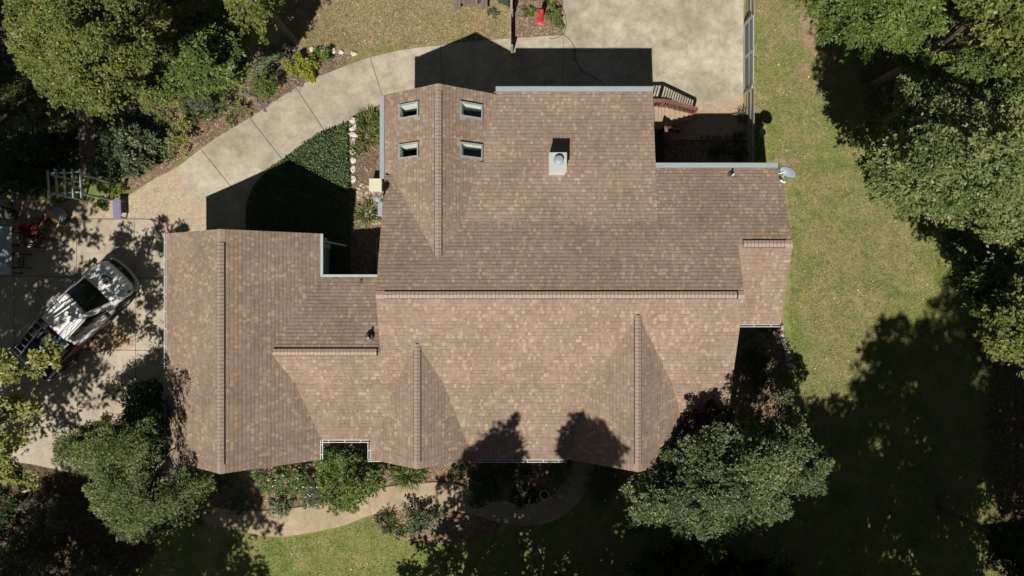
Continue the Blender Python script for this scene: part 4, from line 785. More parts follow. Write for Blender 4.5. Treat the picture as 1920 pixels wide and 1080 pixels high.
# hood seams, grille and bumper
mb = MB(); mb.tube([(2.60, -.60, .66), (2.66, -.3, .67), (2.68, 0, .67), (2.66, .3, .67), (2.60, .60, .66)], .075, 8); mb.build('grille', M['black'], T)
mb = MB(); mb.loft([[(x, y, z) for x, y, z in r_] for r_ in [[(2.30, -.93, .45), (2.42, -.93, .45), (2.42, -.93, .62), (2.30, -.93, .62)], [(2.52, -.80, .42), (2.64, -.78, .42), (2.64, -.78, .64), (2.52, -.80, .64)], [(2.62, -.4, .42), (2.76, -.4, .42), (2.76, -.4, .64), (2.62, -.4, .64)], [(2.64, 0, .42), (2.79, 0, .42), (2.79, 0, .64), (2.64, 0, .64)],
     [(2.62, .4, .42), (2.76, .4, .42), (2.76, .4, .64), (2.62, .4, .64)], [(2.52, .80, .42), (2.64, .78, .42), (2.64, .78, .64), (2.52, .80, .64)], [(2.30, .93, .45), (2.42, .93, .45), (2.42, .93, .62), (2.30, .93, .62)]]]); bevel(recalc(mb.build('front_bumper', M['lgrey'], T)), .02, 2)
for s in (-1, 1):
    mb = MB(); mb.loft([[(2.44, s*.60, .70), (2.52, s*.56, .70), (2.48, s*.56, .84), (2.38, s*.60, .86)], [(2.20, s*.868, .72), (2.32, s*.84, .70), (2.28, s*.84, .84), (2.16, s*.862, .86)]]); recalc(mb.build('headlight', M['tglass'], T))
    mb = MB(); mb.tube([(2.36, s*.44, .975), (2.0, s*.60, 1.052), (1.5, s*.66, 1.118)], .007, 5); mb.build('hood_seam', M['charcoal'], T)
# greenhouse
def lerp3(a, b, t): return tuple(a[i]+(b[i]-a[i])*t for i in range(3))
def gl(x, wb, zb_): return [(x, -wb, zb_), (x, wb, zb_)]
bot = [(1.50, .76, 1.12), (1.30, .83, 1.06), (.4, .855, 1.05), (-.68, .84, 1.05)]; roofp = [(.76, .60, 1.66), (.62, .655, 1.68), (.1, .67, 1.70), (-.54, .64, 1.675)]
mb = MB(); R_ = []
for (bx_, bw, bz_), (rx, rw, rz_) in zip(bot, roofp): R_.append([(bx_, -bw, bz_), ((bx_+rx)/2, -(bw+rw)/2-.02, (bz_+rz_)/2+.01), (rx, -rw, rz_), (rx, -rw*.5, rz_+.03), (rx, 0, rz_+.038), (rx, rw*.5, rz_+.03), (rx, rw, rz_), ((bx_+rx)/2, (bw+rw)/2+.02, (bz_+rz_)/2+.01), (bx_, bw, bz_)])
mb.loft(R_[::-1]); recalc(mb.build('cab', M['truck'], T, smooth=False))
mb = MB(); pr = []                       # windscreen, proud of the cab front
for t_ in (0, .33, .66, 1):
    c = lerp3((1.52, .70, 1.135), (.82, .555, 1.675), t_); pr.append([(c[0]+.045*(1-abs(y_)**2)+.012, c[1]*y_, c[2]+.006+.02*(1-abs(y_))) for y_ in (-1, -.7, -.35, 0, .35, .7, 1)])
vs = [p for r_ in pr for p in r_]; mb.add(vs, [(i*7+j, i*7+j+1, (i+1)*7+j+1, (i+1)*7+j) for i in range(3) for j in range(6)]); mb.build('windscreen', M['tglass'], T, smooth=True)
mb = MB(); mb.tube([(.80, -.56, 1.69), (.86, -.28, 1.715), (.875, 0, 1.72), (.86, .28, 1.715), (.80, .56, 1.69)], .012, 5); mb.build('windscreen_trim', M['black'], T)
mb = MB(); mb.quad((-.60, -.56, 1.60), (-.695, -.66, 1.16), (-.695, .66, 1.16), (-.60, .56, 1.60)); mb.build('rear_window', M['tglass'], T)
for s in (-1, 1):
    o_ = .028
    W2 = [((1.22, .855, 1.12), (.70, .685, 1.60)), ((.9, .868, 1.12), (.6, .69, 1.63)), ((.3, .872, 1.12), (.25, .70, 1.64)), ((-.30, .868, 1.13), (-.30, .695, 1.63)), ((-.53, .83, 1.22), (-.47, .70, 1.57))]
    mb = MB(); vs = []; [vs.extend([(a[0], s*(a[1]+.002), a[2]), ((a[0]+b[0])/2, s*((a[1]+b[1])/2+.024), (a[2]+b[2])/2), (b[0], s*(b[1]+.006), b[2])]) for a, b in W2]
    mb.add(vs, [(3*i+j, 3*i+j+1, 3*i+j+4, 3*i+j+3) for i in range(4) for j in range(2)]); mb.build('side_window', M['tglass'], T)
    mb = MB(); mb.box(1.04, 1.18, min(s*.92, s*1.10), max(s*.92, s*1.10), 1.08, 1.26, bev=.03); mb.bar((1.12, s*.86, 1.08), (1.11, s*.95, 1.12), .04); mb.build('mirror', M['black'], T)
    mb = MB(); mb.tube([(.62, s*.657, 1.705), (.1, s*.668, 1.722), (-.52, s*.64, 1.695)], .014, 6); mb.build('roof_trim', M['black'], T)
    for xh in (.32, -.55): mb = MB(); mb.bar((xh+.16, s*.912, .95), (xh, s*.914, .95), .025, .03); mb.build('door_handle', M['alu'], T)
    mb = MB(); mb.bar((1.1, s*.93, .38), (-.9, s*.93, .38), .10, .035); mb.build('running_board', M['charcoal'], T)
    for xw in (1.58, -1.72):
        w_ = bpy.data.objects.new('wheel', None); scn.collection.objects.link(w_); w_.parent = T; w_.location = (xw, s*.80, .37)
        tb = MB(); rg_ = []
        for a in range(24): ca, sa = math.cos(a*PI/12), math.sin(a*PI/12); rg_.append([(ca*r_, y_*s, sa*r_) for r_, y_ in ((.22, -.10), (.34, -.11), (.37, -.08), (.37, .08), (.34, .115), (.22, .11))])
        rg_.append(rg_[0]); tb.loft(rg_, caps=False); tb.build('tyre', M['rubber'], w_)
        rb_ = MB(); rg_ = []
        for a in range(24): ca, sa = math.cos(a*PI/12), math.sin(a*PI/12); rg_.append([(ca*r_, y_*s, sa*r_) for r_, y_ in ((.225, .10), (.20, .09), (.19, .02))])
        rg_.append(rg_[0]); rb_.loft(rg_, caps=False, closed=False)
        for a in range(6): ca, sa = math.cos(a*PI/3), math.sin(a*PI/3); rb_.bar((ca*.03, s*.07, sa*.03), (ca*.2, s*.085, sa*.2), .05, .02, up=(0, 1, 0))
        rb_.build('rim', M['alu'], w_)
        ab = MB(); P_ = [(xw+.43*math.cos(a*PI/14), s*.905, .37+.43*math.sin(a*PI/14)) for a in range(-1, 16)]; ab.tube(P_, .035, 6); ab.add([(xw, s*.9075, .37)]+[(xw+.43*math.cos(a*PI/14), s*.9075, .37+.43*math.sin(a*PI/14)) for a in range(-1, 16)], [(0, i, i+1) for i in range(1, 17)]); ab.build('wheel_arch', M['black'], T)
# bed
mb = MB(); mb.box(-2.58, -.75, -.86, .86, .48, .56); mb.build('bed_floor', M['charcoal'], T)
for s in (-1, 1):
    y0_, y1_ = (s*.90, s*.82) if s < 0 else (s*.82, s*.90)
    mb = MB(); mb.box(-2.60, -.76, y0_, y1_, .42, 1.04, bev=.015); mb.build('bed_side', M['wrapd'], T); mb = MB(); mb.box(-2.60, -.76, y0_-.006, y1_+.006, 1.04, 1.065, bev=.006); mb.build('bed_rail', M['black'], T)
mb = MB(); mb.box(-2.66, -2.59, -.86, .86, .46, 1.04, bev=.012); mb.build('tailgate', M['truck'], T); mb = MB(); mb.box(-2.80, -2.66, -.88, .88, .42, .58, bev=.02); mb.build('rear_bumper', M['lgrey'], T)
mb = MB(); mb.box(-.77, -.74, -.82, .82, .5, 1.05); mb.build('bed_front', M['black'], T)
for s in (-1, 1): mb = MB(); mb.box(-2.655, -2.56, s*.86-.035, s*.86+.035, .7, 1.0, bev=.01); mb.build('tail_light', M['red'], T)
Y_ = -.9035
mb = MB(); mb.quad((-.78, Y_, 1.0), (-.78, Y_, .60), (-1.25, Y_, .86), (-1.70, Y_, 1.0)); mb.quad((-.73, Y_, .80), (-.73, Y_, .45), (-.15, Y_-.001, .45), (-.15, Y_-.001, .52)); mb.build('side_graphic', M['wrapr'], T)
mb = MB(); mb.quad((-.8, Y_-.004, 1.015), (-.8, Y_-.004, .985), (-1.95, Y_-.004, .99), (-1.95, Y_-.004, 1.01)); mb.build('side_stripe', M['white'], T)
mb = MB(); mb.quad((-2.2, Y_-.002, 1.02), (-2.0, Y_-.002, .5), (-2.58, Y_-.002, .5), (-2.58, Y_-.002, 1.02)); mb.build('side_graphic', M['navy'], T)
def text(s_, size, mat, mtx, parent, name='lettering', ext=.002):
    cu = bpy.data.curves.new(name, 'FONT'); cu.body = s_; cu.size = size; cu.align_x = 'CENTER'; cu.align_y = 'CENTER'; cu.extrude = ext; cu.offset = size*.02
    o = bpy.data.objects.new(name, cu); scn.collection.objects.link(o); bpy.context.view_layer.update(); me = bpy.data.meshes.new_from_object(o.evaluated_get(bpy.context.evaluated_depsgraph_get())); bpy.data.objects.remove(o)
    me.materials.clear(); me.materials.append(M[mat]); o = bpy.data.objects.new(name, me); scn.collection.objects.link(o); o.parent = parent; o.matrix_local = mtx; return o
text('RTC', .20, 'white', Matrix.Translation((-2.33, Y_-.006, .78)) @ Matrix.Rotation(PI/2, 4, 'X'), T)
hm = Matrix.Translation((2.0, .02, 1.082)) @ Matrix.Rotation(math.radians(3.4), 4, 'Y') @ Matrix.Rotation(math.radians(-PI*0), 4, 'Z')
# hood emblem: a roof-shaped mark over a word, reading from the left of the truck's nose towards the windscreen
hr = hm @ Matrix.Rotation(math.radians(-30), 4, 'Z')
mb = MB()
for p, q, wd in (((-.27, -.02, 0), (-.02, .26, 0), .04), ((-.02, .26, 0), (.28, -.02, 0), .04), ((-.29, -.03, 0), (.29, -.03, 0), .03), ((-.02, .25, 0), (.03, -.03, 0), .035)): mb.bar(p, q, wd, .004)
e_ = mb.build('emblem', M['black'], T); e_.matrix_local = hr
mb = MB(); mb.bar((-.18, .035, 0), (.2, .035, 0), .03, .005); e_ = mb.build('emblem_stripe', M['dred'], T); e_.matrix_local = hr
text('CARRO', .155, 'black', hr @ Matrix.Translation((0, -.12, 0)), T)
def ladder(label, p, q, wd, rungs, mat, up=(0, 0, 1), name='ladder', rail=.055):
    """p, q in the truck's own axes"""
    m_ = Matrix.Translation((tx, ty, tz)) @ Matrix.Rotation(TA, 4, 'Z'); p = m_ @ Vector(p); q = m_ @ Vector(q); d = (q-p).normalized(); s_ = d.cross(Vector(up)).normalized()
    t = thing(name, p, label, 'ladder', 'ladders on the pickup truck')
    for s in (-1, 1): mb = MB(); mb.bar(s_*s*wd/2, (q-p)+s_*s*wd/2, .03, rail); mb.build('rail', M[mat], t)
    for i in range(rungs): c = d*((q-p).length*(i+.5)/rungs); mb = MB(); mb.bar(c-s_*wd/2, c+s_*wd/2, .03, .03); mb.build('rung', M[mat], t)
ladder('long silver ladder lying from the cab roof over the truck tailgate', (.45, .56, 1.79), (-2.95, .50, 1.25), .34, 12, 'alu'); ladder('blue ladder slanting out of the middle of the truck bed', (-.85, -.30, 1.28), (-2.7, -.05, 1.0), .30, 7, 'blue')
ladder('second silver ladder lying along the left edge of the truck roof', (.7, .66, 1.74), (-1.3, .76, 1.70), .10, 7, 'alu', rail=.03)
def in_bed(name, label, cat, x, y, z, sx, sy, sz, mat, lidm=None):
    m_ = Matrix.Translation((tx, ty, tz)) @ Matrix.Rotation(TA, 4, 'Z'); p = m_ @ Vector((x, y, z)); t = thing(name, p, label, cat, rz=TA); mb = MB(); mb.box(-sx, sx, -sy, sy, 0, sz, bev=.015); mb.build('body', M[mat], t)
    mb = MB(); mb.box(-sx-.012, sx+.012, -sy-.012, sy+.012, sz, sz+.04, bev=.01); mb.build('lid', M[lidm or mat], t); return t
in_bed('toolbox', 'dark toolbox with a grey lid behind the truck cab', 'toolbox', -.98, -.45, .56, .17, .24, .60, 'black', 'siding'); in_bed('cooler', 'small red cooler beside the toolbox in the truck bed', 'cooler', -1.35, -.42, .56, .13, .17, .42, 'charcoal', 'red')
in_bed('cardboard_box', 'open tan cardboard box by the right side of the truck bed', 'box', -1.25, -.70, .56, .16, .10, .48, 'card'); in_bed('storage_crate', 'dark red crate in the truck bed just behind the cab', 'crate', -1.0, .10, .56, .2, .2, .4, 'charcoal', 'dred')
# ================================================================== PLANTS
Bd = 'shrubs in the planting beds'
for a in [
 ('hosta', 'bright yellow-green clump in the bed above the curved driveway', 572, 128, 31, 27, .5, 'yellow', .12, .8), ('hosta', 'smaller yellow-green clump touching the larger one, nearer the stones', 603, 108, 19, 17, .55, 'bright', .10, .9),
 ('silver_shrub', 'silvery green shrub at the foot of the dark tree shade', 517, 113, 24, 20, .6, 'silver', .09, 1), ('silver_shrub', 'low silvery patch left of the larger silvery shrub', 484, 128, 14, 9, .3, 'silver', .08, .9),
 ('round_shrub', 'round dark green bush on bare soil beside the driveway', 504, 167, 27, 26, .95, 'green', .075, 1.3), ('small_shrub', 'small yellow-green plant in the bare soil by the driveway edge', 458, 206, 19, 14, .3, 'pale', .07, .7),
 ('feathery_shrub', 'grey-green feathery shrub below the big olive tree', 254, 282, 58, 48, 1.3, 'greyg', .16, 1.1), ('ornamental_shrub', 'broad olive-brown shrub between the tree and the left bed', 318, 190, 52, 42, 1.3, 'pale', .08, .8),
 ('ornamental_shrub', 'grey-green shrub on the slope right of the olive-brown one', 390, 195, 45, 38, 1.1, 'greyg', .10, 1), ('light_shrub', 'light green leafy shrub near the start of the driveway', 347, 262, 26, 34, .7, 'pale', .10, .8),
 ('conifer_shrub', 'spiky green plant catching sun above the purple bench', 222, 355, 18, 14, .5, 'bright', .09, .9), ('small_shrub', 'yellow-green tuft beside the arbour on the paving', 121, 379, 14, 16, .6, 'yellow', .08, .8), ('small_shrub', 'little bright tuft left of the purple bench', 197, 384, 11, 9, .3, 'bright', .07, .8),
 ('garden_plant', 'small green plant left of the red pump', 991, 26, 9, 9, .3, 'green', .09, .9), ('garden_plant', 'leafy dark green bush with a pale flower by the patio corner', 1035, 43, 21, 17, .6, 'green', .13, .9), ('garden_plant', 'green shrub at the top edge right of the red pump', 1030, -2, 17, 12, .5, 'green', .10, 1),
 ('garden_plant', 'loose green plant against the board fence at the top edge', 946, 8, 15, 14, .5, 'greyg', .09, .7), ('garden_plant', 'sparse little weed in the leaf litter by the board fence', 927, 25, 9, 8, .2, 'greyg', .08, .5),
 ('rose_bush', 'broad rose hedge with white blooms below the garage', 545, 893, 72, 27, .95, 'green', .09, 1.0), ('big_shrub', 'large bright green bush in the notch between the two front roofs', 662, 888, 70, 58, 1.9, 'bright', .11, 1.1), ('big_shrub', 'dark green bush filling the gutter notch behind the bright one', 648, 845, 48, 24, 2.2, 'green', .10, 1.1), ('fern_shrub', 'fine grey-green shrub between the roses and the big bright bush', 600, 918, 34, 26, .8, 'greyg', .06, 1.2),
 ('rose_bush', 'dusty pink-grey shrub under the garage gable tip', 425, 905, 32, 22, .8, 'greyg', .07, .8), ('grey_shrub', 'blue-green tussock at the left end of the front path', 458, 942, 22, 17, .5, 'greyg', .10, 1), ('grey_shrub', 'blue-green tussock overhanging the front path edge', 530, 945, 20, 19, .5, 'greyg', .10, 1), ('small_shrub', 'little round plant between the second tussock and the path', 575, 939, 8, 9, .25, 'greyg', .07, .8),
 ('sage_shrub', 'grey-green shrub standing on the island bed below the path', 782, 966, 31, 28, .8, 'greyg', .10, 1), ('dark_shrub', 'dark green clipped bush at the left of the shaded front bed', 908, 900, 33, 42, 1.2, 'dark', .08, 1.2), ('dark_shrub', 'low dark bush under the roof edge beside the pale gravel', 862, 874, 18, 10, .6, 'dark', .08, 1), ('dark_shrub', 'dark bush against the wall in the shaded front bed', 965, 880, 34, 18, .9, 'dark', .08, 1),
 ('olive_shrub', 'sunlit olive bush under the white gutter near the front door', 1050, 880, 19, 26, 1.0, 'olive', .07, 1.2), ('grey_shrub', 'blue-grey shrub in deep shade right of the path end', 1122, 905, 28, 42, .9, 'greyg', .09, 1),
 ('sage_shrub', 'pale sage bush at the top of the side bed under the gutter', 1408, 625, 20, 13, .6, 'silver', .08, 1), ('grey_shrub', 'green plant beside the sage bush in the side bed', 1432, 618, 13, 8, .4, 'bright', .08, .9), ('leafy_shrub', 'glossy green shrub lit at the lower end of the side bed', 1462, 722, 24, 24, 1.0, 'green', .10, 1),
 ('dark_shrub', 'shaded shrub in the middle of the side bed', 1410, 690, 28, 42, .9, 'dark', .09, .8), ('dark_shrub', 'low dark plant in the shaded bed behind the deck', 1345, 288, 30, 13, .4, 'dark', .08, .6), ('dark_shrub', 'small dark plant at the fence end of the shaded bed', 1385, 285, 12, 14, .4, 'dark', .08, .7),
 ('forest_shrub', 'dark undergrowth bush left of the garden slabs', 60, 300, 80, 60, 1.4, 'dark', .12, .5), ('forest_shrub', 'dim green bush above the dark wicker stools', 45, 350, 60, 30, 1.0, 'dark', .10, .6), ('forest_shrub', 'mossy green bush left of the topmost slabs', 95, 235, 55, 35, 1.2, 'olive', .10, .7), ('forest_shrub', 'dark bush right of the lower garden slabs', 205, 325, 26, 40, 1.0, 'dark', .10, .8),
 ('brown_shrub', 'dry brown-green bush in the lower left corner', 70, 1035, 70, 60, 1.6, 'brown', .10, .8), ('brown_shrub', 'brownish bush under the conifer near the bottom edge', 190, 1050, 60, 40, 1.1, 'brown', .10, .8), ('brown_shrub', 'dull brown bush left of the conifer, in shade', 110, 960, 60, 50, 1.4, 'brown', .10, .7), ('brown_shrub', 'dark bush at the lower left edge of the picture', 15, 950, 45, 70, 1.3, 'dark', .10, .7),
]: shrub(a[0], a[1], *a[2:8], leaf=a[8]*.85, dens=a[9]*1.25, seed=len(a[1]), group=None, flowers=(('petal', 20) if 'roses' in a[1] or 'rose hedge' in a[1] else None), **({}))
for l, px, py, rx, ry, h, m in [('clump of strap-leaved lilies beside the first edging block', 690, 232, 22, 18, .45, 'blade'), ('strap-leaved lilies between the edging blocks and the grey gutter', 688, 258, 18, 16, .4, 'blade'), ('lilies hard against the gutter of the skylight gable', 706, 238, 10, 18, .35, 'blade'), ('small lily tuft beside the lowest bright edging block', 671, 282, 10, 11, .35, 'blade'), ('iris clump at the lower end of the pebbles', 688, 404, 16, 15, .45, 'blade'), ('pale striped lily clump under the second front gable', 765, 888, 30, 19, .5, 'blade'),
                             ('dark iris tuft in the island bed', 729, 983, 13, 13, .35, 'ivy'), ('reddish little tuft at the top of the island bed', 730, 962, 8, 8, .3, 'greyg'), ('tiny tuft at the left tip of the island bed', 712, 972, 8, 8, .25, 'ivy'), ('tiny tuft low in the island bed', 752, 998, 7, 6, .25, 'ivy'), ('fern clump beside the garden urn in the shade', 982, 928, 24, 17, .4, 'dark'), ('small green tuft on the pale gravel under the eaves', 850, 893, 9, 8, .2, 'blade'), ('ferny tuft on the path edge above the island bed', 823, 962, 10, 7, .25, 'ivy'), ('spiky agave-like plant at the fence beside the flagstones', 1393, 219, 10, 9, .4, 'brown'), ('spiky plant among the shaded bed stones', 1385, 258, 10, 8, .3, 'dark'), ('spider-leaved plant by the driveway rocks', 436, 226, 10, 8, .25, 'blade')]:
    shrub('leafy_perennial', l, px, py, rx, ry, h, m, leaf=.09, dens=1.1, seed=len(l), blades=True, cat='perennial plant')
# ground cover, grass blades and fallen leaves
def ground_leaves(name, polys, n, lf, mat, seed, label, cat, hmax=.12, up=.6, asp=.5, avoid=(), clump=None):
    rg = np.random.default_rng(seed); A_ = [abs(sum(p[i][0]*p[(i+1) % len(p)][1]-p[(i+1) % len(p)][0]*p[i][1] for i in range(len(p)))) for p in polys]; P = np.concatenate([in_poly(rg, p, int(n*a/sum(A_))) for p, a in zip(polys, A_)])
    for av in avoid: P = P[sdist(P, av) < 0]
    if clump: f = .5+.5*np.sin(P[:, 0]/clump+1.3*np.sin(P[:, 1]/clump*.8))*np.sin(P[:, 1]/clump*1.1+1.7*np.sin(P[:, 0]/clump*.7)); P = P[rg.uniform(0, 1, len(P)) < .35+.65*f]
    m = len(P); z = np.full(m, .7)
    for _ in range(6): k = (H-z)/F; X = (P[:, 0]-960)*k; Y = (540-P[:, 1])*k; z = gz(X, Y)
    Q = np.stack([X, Y, z+rg.uniform(.0, 1, m)**1.5*hmax], 1); a = rg.uniform(0, 2*PI, m); D = np.stack([np.cos(a), np.sin(a), rg.uniform(-.1, 1, m)*up], 1); N2 = rg.normal(0, .4, (m, 3)); N2[:, 2] += 1; L = lf*rg.uniform(.6, 1.3, m)
    o = leaf_mesh(name, leaf_arrays(Q, D, N2, L, L*asp), LM[mat], rg.uniform(0, 1, m)); return tag(o, label, cat, kind='stuff')
ivy = curve_px([(652, 232), (600, 253), (545, 291), (497, 327), (472, 365), (465, 405), (468, 440)])+[(600, 440), (620, 540), (655, 540), (656, 420), (655, 330)]
ground_leaves('ivy', [ivy], 42000, .085, 'ivy', 3, 'dark green ivy carpet between the driveway and the house', 'ground cover', .22)
ground_leaves('ivy_runners', [[(a+(a-560)*.06+4, b+(b-380)*.05) for a, b in ivy]], 3500, .08, 'ivy', 33, 'stray ivy shoots at the ragged edge of the carpet', 'ground cover', .08, avoid=[ivy], clump=6)
lawnR = [(1410, -60), (1560, -60), (1700, 150), (1760, 480), (1900, 700), (1900, 1150), (1200, 1150), (1250, 960), (1500, 850), (1490, 720), (1484, 640), (1478, 600), (1485, 450), (1470, 300), (1412, 300)]
lawnS = [(380, 1150), (420, 1000), (500, 1010), (565, 1008), (640, 990), (690, 972), (715, 998), (770, 1016), (850, 1026), (950, 992), (1010, 990), (1060, 972), (1100, 940), (1200, 950), (1300, 1150)]
lawnN = [(525, -60), (860, -60), (950, -60), (950, 70), (835, 78), (700, 100), (660, 95), (525, 80)]
ground_leaves('grass', [lawnR, lawnS, lawnN], 270000, .075, 'grass', 5, 'short mown grass of the side and front lawns', 'grass', .03, 1.2, .2, clump=17, avoid=[d[0] for d in DRY[3:7]]); ground_leaves('dry_grass', [lawnN, lawnR], 70000, .07, 'grasst', 6, 'thin dry grass of the lawns', 'grass', .02, 1.1, .2, clump=23)
ground_leaves('fallen_leaves', [lawnR, lawnS], 1500, .085, 'litter', 7, 'scattered fallen leaves on the lawns', 'leaves', .03, .2, .7); ground_leaves('fallen_leaves', [lawnN, SOIL[0]], 2600, .062, 'litter', 8, 'tan fallen leaves over the dry lawn at the top', 'leaves', .03, .2, .6)
ground_leaves('leaf_litter', [SOIL[1], SOIL[2], SOIL[5], SOIL[4]], 9000, .06, 'litter', 9, 'dry leaves and bark chips in the planting beds', 'leaf litter', .04, .2, .45); ground_leaves('weeds', [SOIL[1], SOIL[6]], 1500, .06, 'pale', 10, 'sparse low weeds in the beds', 'weeds', .08, .8, .4, clump=12)
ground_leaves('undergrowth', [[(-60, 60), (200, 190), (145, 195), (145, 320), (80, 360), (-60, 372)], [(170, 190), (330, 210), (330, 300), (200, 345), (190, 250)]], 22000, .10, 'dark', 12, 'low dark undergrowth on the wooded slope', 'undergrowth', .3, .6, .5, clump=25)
# ================================================================== TREES
tree('tree', 'big olive-green tree filling the upper left corner', 11, [(20, -60), (12, 30), (35, 100), (62, 165), (110, 190), (150, 200), (205, 212), (232, 170), (262, 148), (300, 120), (330, 60), (370, -60)], 9.5, 5.5, 190, 150, 820, .10, 'olive', base=(-17.5, 10.5), blen=1.2, bark='pale_bark', limbs=20, mix=.25, zn=.75)
tree('tree', 'mid-green large-leaved tree right of the olive one, over the bed', 12, [(270, 150), (300, 100), (350, 20), (420, 10), (455, 60), (470, 130), (440, 155), (400, 170), (330, 165), (290, 190)], 6.5, 3.6, 70, 90, 560, .14, 'green', base=(-13.2, 9.0), blen=1.0, bark='pale_bark', mix=.25)
tree('tree', 'thin tree with bare pale branches at the top edge', 13, [(385, -80), (400, 20), (440, 60), (490, 80), (515, 30), (520, -80)], 7.5, 4.0, 34, 90, 240, .10, 'olive', base=(-11.8, 12.6), bark='pale_bark', limbs=34, mix=.3, tr=.2)
tree('tree', 'olive-brown tree crown behind the olive tree along the top edge', 14, [(300, -120), (330, -40), (420, -10), (500, -20), (520, -120)], 9.0, 6.0, 60, 90, 420, .13, 'olive', mix=.3)
tree('tree', 'bright green broad tree at the upper right, drooping over the lawn', 21, [(1475, -120), (1490, -20), (1535, 25), (1550, 65), (1590, 70), (1640, 92), (1700, 82), (1745, 80), (1790, 45), (1830, 0), (1850, -120)], 8.5, 4.2, 95, 110, 760, .125, 'green', base=(17.5, 13.5), blen=1.9, bwid=1.0, mix=.25, droop=.3, zn=.7, aspect=.38)
tree('tree', 'wide sage-green oak over the right lawn edge', 22, [(1600, 285), (1625, 240), (1668, 215), (1672, 180), (1700, 130), (1745, 150), (1790, 140), (1815, 170), (1870, 200), (1960, 190), (1990, 420), (1900, 470), (1830, 440), (1770, 420), (1700, 395), (1650, 360), (1640, 320)], 9.5, 3.8, 120, 150, 900, .12, 'sage', base=(18.2, 5.0), blen=2.1, bwid=1.05, limbs=22, mix=.22, zn=.95)
tree('tree', 'yellow-tinged tree in the far upper right corner', 23, [(1800, -100), (1810, 20), (1840, 60), (1870, 100), (1930, 120), (2000, 100), (2000, -100)], 10.5, 6.5, 60, 90, 420, .15, 'olive', mix=.25)
tree('tree', 'shaded green tree below the sage oak at the right edge', 24, [(1745, 430), (1780, 420), (1860, 460), (1990, 440), (1990, 700), (1920, 690), (1860, 620), (1800, 560), (1790, 500)], 7.0, 3.5, 75, 110, 480, .14, 'green', base=(19.5, .3), mix=.3, zn=.7)
tree('tree', 'yellow-green branches reaching in at the middle of the right edge', 25, [(1862, 600), (1880, 540), (1940, 520), (1990, 560), (1990, 720), (1900, 680), (1850, 655)], 8.5, 6.5, 26, 60, 420, .14, 'olive', base=(22.5, -2.0), mix=.2)
tree('tree', 'full green tree leaning over the lower right roof corner', 31, [(1165, 950), (1195, 885), (1235, 850), (1285, 800), (1320, 780), (1375, 800), (1400, 762), (1460, 748), (1500, 770), (1530, 830), (1560, 865), (1545, 915), (1510, 940), (1490, 985), (1440, 990), (1400, 985), (1370, 1040), (1320, 1050), (1290, 1010), (1240, 1000), (1190, 1000)], 6.3, 3.9, 112, 100, 860, .095, 'soft', base=(9.6, -9.3), blen=1.25, bwid=.7, limbs=28, mix=.35, zn=.85, depth=1.6)
tree('tree', 'dark twigs of the full green tree at the roof corner notch, shade put into leaf colour', 32, [(1245, 855), (1262, 828), (1290, 800), (1295, 765), (1330, 755), (1370, 762), (1372, 800), (1320, 830), (1290, 870), (1240, 885)], 5.0, 4.4, 34, 60, 300, .10, 'shade_twig', base=(7.4, -6.2), blen=.7, bwid=.5, mix=.2, tr=.08)  # dark leaf colour stands in for shaded twigs of the neighbouring tree
tree('tree', 'dark lower tree at the bottom edge beside the full green one', 33, [(1200, 1020), (1290, 1020), (1400, 1050), (1480, 1040), (1500, 1140), (1180, 1140)], 4.5, 2.8, 60, 70, 380, .12, 'dark', mix=.3)
tree('conifer_tree', 'dense green conifer in front of the garage corner', 41, [(150, 880), (175, 850), (235, 845), (300, 870), (385, 878), (402, 930), (380, 975), (330, 985), (300, 1010), (240, 1020), (200, 985), (160, 960), (148, 915)], 6.2, 2.8, 80, 100, 760, .10, 'pine', base=(-14.6, -7.7), zn=.85, blen=1.3, bwid=.6, mix=.3, depth=1.5, aspect=.32)
tree('conifer_tree', 'taller shaded conifer left of the garage wall', 42, [(62, 822), (78, 795), (130, 812), (180, 795), (230, 785), (265, 775), (295, 800), (305, 850), (260, 880), (170, 890), (120, 890), (100, 840)], 7.0, 3.6, 60, 90, 620, .10, 'pine', base=(-16.0, -6.0), zn=.9, blen=1.3, bwid=.6, mix=.35, aspect=.32)
tree('tree', 'slim dark tree beside the garage gutter with light tips', 43, [(228, 780), (225, 735), (250, 720), (290, 710), (308, 760), (312, 860), (280, 880), (240, 850)], 5.4, 3.2, 40, 50, 420, .09, 'dark', base=(-14.6, -5.6), blen=.8, mix=.3)
tree('tree', 'yellow-green leafy boughs reaching in over the truck tail', 44, [(-60, 650), (-10, 650), (25, 640), (55, 665), (82, 640), (116, 635), (120, 655), (90, 690), (60, 715), (20, 715), (-60, 720)], 8.0, 7.4, 24, 60, 100, .15, 'pale', base=(-22.4, -3.6), blen=.6, bwid=.4, bark='pale_bark', mix=.1, limbs=4, tr=.09)
tree('tree', 'yellow-green tree along the left edge below the truck', 45, [(-70, 740), (0, 745), (50, 735), (85, 770), (60, 800), (40, 850), (20, 880), (85, 900), (60, 930), (-10, 900), (-70, 900)], 8.4, 7.2, 30, 60, 110, .16, 'pale', base=(-22.6, -6.2), blen=.65, bwid=.42, bark='pale_bark', mix=.1, limbs=5, tr=.09)
tree('tree', 'dark green tree between the bright upper tree and the sage oak', 46, [(1640, 90), (1760, 85), (1850, 60), (1990, 90), (1990, 215), (1880, 205), (1820, 165), (1760, 150), (1690, 130)], 5.5, 3.6, 70, 60, 480, .13, 'green', base=(20.5, 9.0), mix=.4, zn=.8)
tree('tree', 'dark leafy tree in the bottom right corner', 51, [(1860, 1000), (1900, 960), (1990, 940), (1990, 1140), (1870, 1140)], 6.5, 4.0, 40, 80, 380, .12, 'dark', mix=.3)
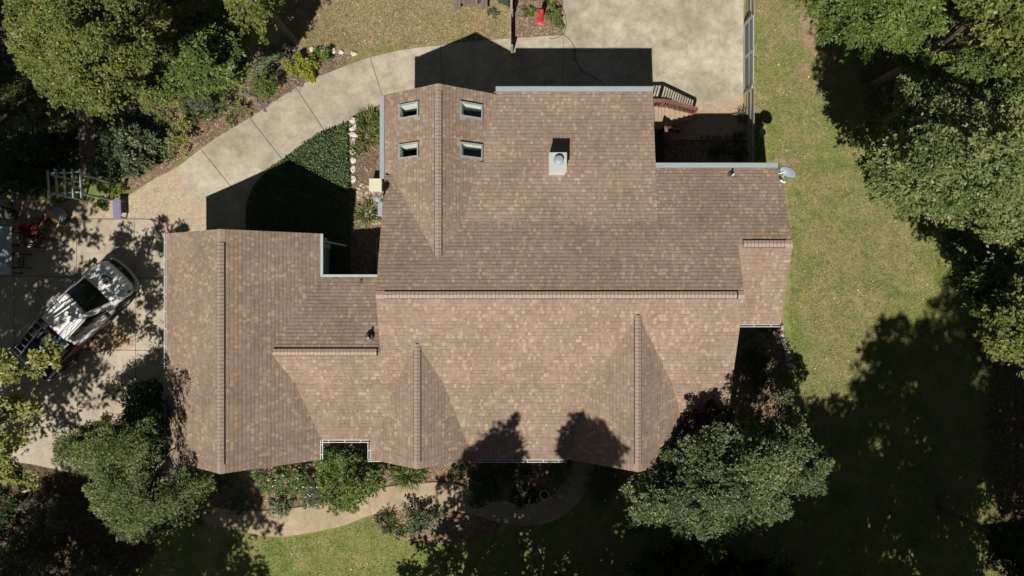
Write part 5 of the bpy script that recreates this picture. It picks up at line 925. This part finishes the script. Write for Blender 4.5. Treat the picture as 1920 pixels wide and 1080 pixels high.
# trees standing outside the frame whose shadows fall across it
far_tree('tall pointed tree on the front lawn south of the frame, nearest the house', 61, .75, -14.2, 2.3, 16.6, 3.5, 110, cone=True, mat='pine'); far_tree('tall tree south of the frame, left of the pointed one', 62, -2.5, -13.9, 1.9, 16.0, 3.0, 85, cone=True, mat='green'); far_tree('broad tree south of the frame, right of the pointed one', 63, 3.6, -15.6, 3.4, 12.5, 2.5, 140, mat='green')
far_tree('broad tree south-east of the house outside the frame', 64, 7.6, -16.3, 3.6, 12.6, 2.5, 140); far_tree('tall oak south-east of the lawn outside the frame', 65, 14.4, -15.4, 3.2, 17.8, 3.5, 170); far_tree('tall oak further right outside the frame', 66, 18.3, -14.3, 3.8, 22.8, 3.5, 230); far_tree('tree behind the far right oak outside the frame', 67, 22.5, -11.0, 4.2, 20.0, 3.5, 200)
far_tree('tree between the south-east oaks outside the frame', 77, 11.2, -15.6, 3.2, 13.2, 2.5, 150)
far_tree('tree beyond the right edge of the lawn outside the frame', 68, 23.5, -5.5, 3.8, 15.5, 6.0, 150); far_tree('tree beyond the upper right corner outside the frame', 69, 25.0, 4.5, 3.4, 14.0, 3.0, 120)
far_tree('tree west of the truck outside the frame', 70, -22.2, -3.4, 2.8, 13.0, 7.4, 70, 130, base=(-22.6, -3.4)); far_tree('tree south-west of the truck outside the frame', 71, -21.6, -8.6, 2.8, 13.5, 6.5, 80, 150); far_tree('tree at the lower left corner outside the frame', 72, -19.5, -16.2, 3.0, 11.5, 3.0, 130); far_tree('tree south of the conifer outside the frame', 73, -14.2, -15.6, 2.3, 12.5, 3.0, 100)
far_tree('tree beyond the left edge outside the frame', 74, -20.6, 1.2, 3.1, 13.0, 7.5, 90, 150, base=(-22.8, 1.2)); far_tree('tree beyond the upper left edge outside the frame', 75, -24.0, 8.0, 3.2, 13.0, 4.0, 100)

rg = np.random.default_rng(77); Pl = []
for x0, x1, y0, y1, z0, yr, p, n in ((-1.5, 8.0, -4.9, -3.7, 4.55, -3.58, .25, 70), (-4.7, 8.0, -3.5, -.4, 5.95, RY, .42, 40), (-8.0, -5.5, -5.6, -3.7, 4.55, -3.58, .25, 25)):
    X = rg.uniform(x0, x1, n); Y = rg.uniform(y0, y1, n); Pl.append(np.stack([X, Y, z0-p*(yr-Y)+.03], 1))
Pl = np.concatenate(Pl); n = len(Pl); a = rg.uniform(0, 2*PI, n); L = .06*rg.uniform(.6, 1.3, n)
tag(leaf_mesh('roof_leaves', leaf_arrays(Pl, np.stack([np.cos(a), np.sin(a), np.zeros(n)], 1), rg.normal(0, .2, (n, 3))+[0, .3, 1], L, L*.6), LM['litter'], rg.uniform(0, .8, n)), 'a few dry leaves fallen on the roof', 'leaves', kind='stuff')
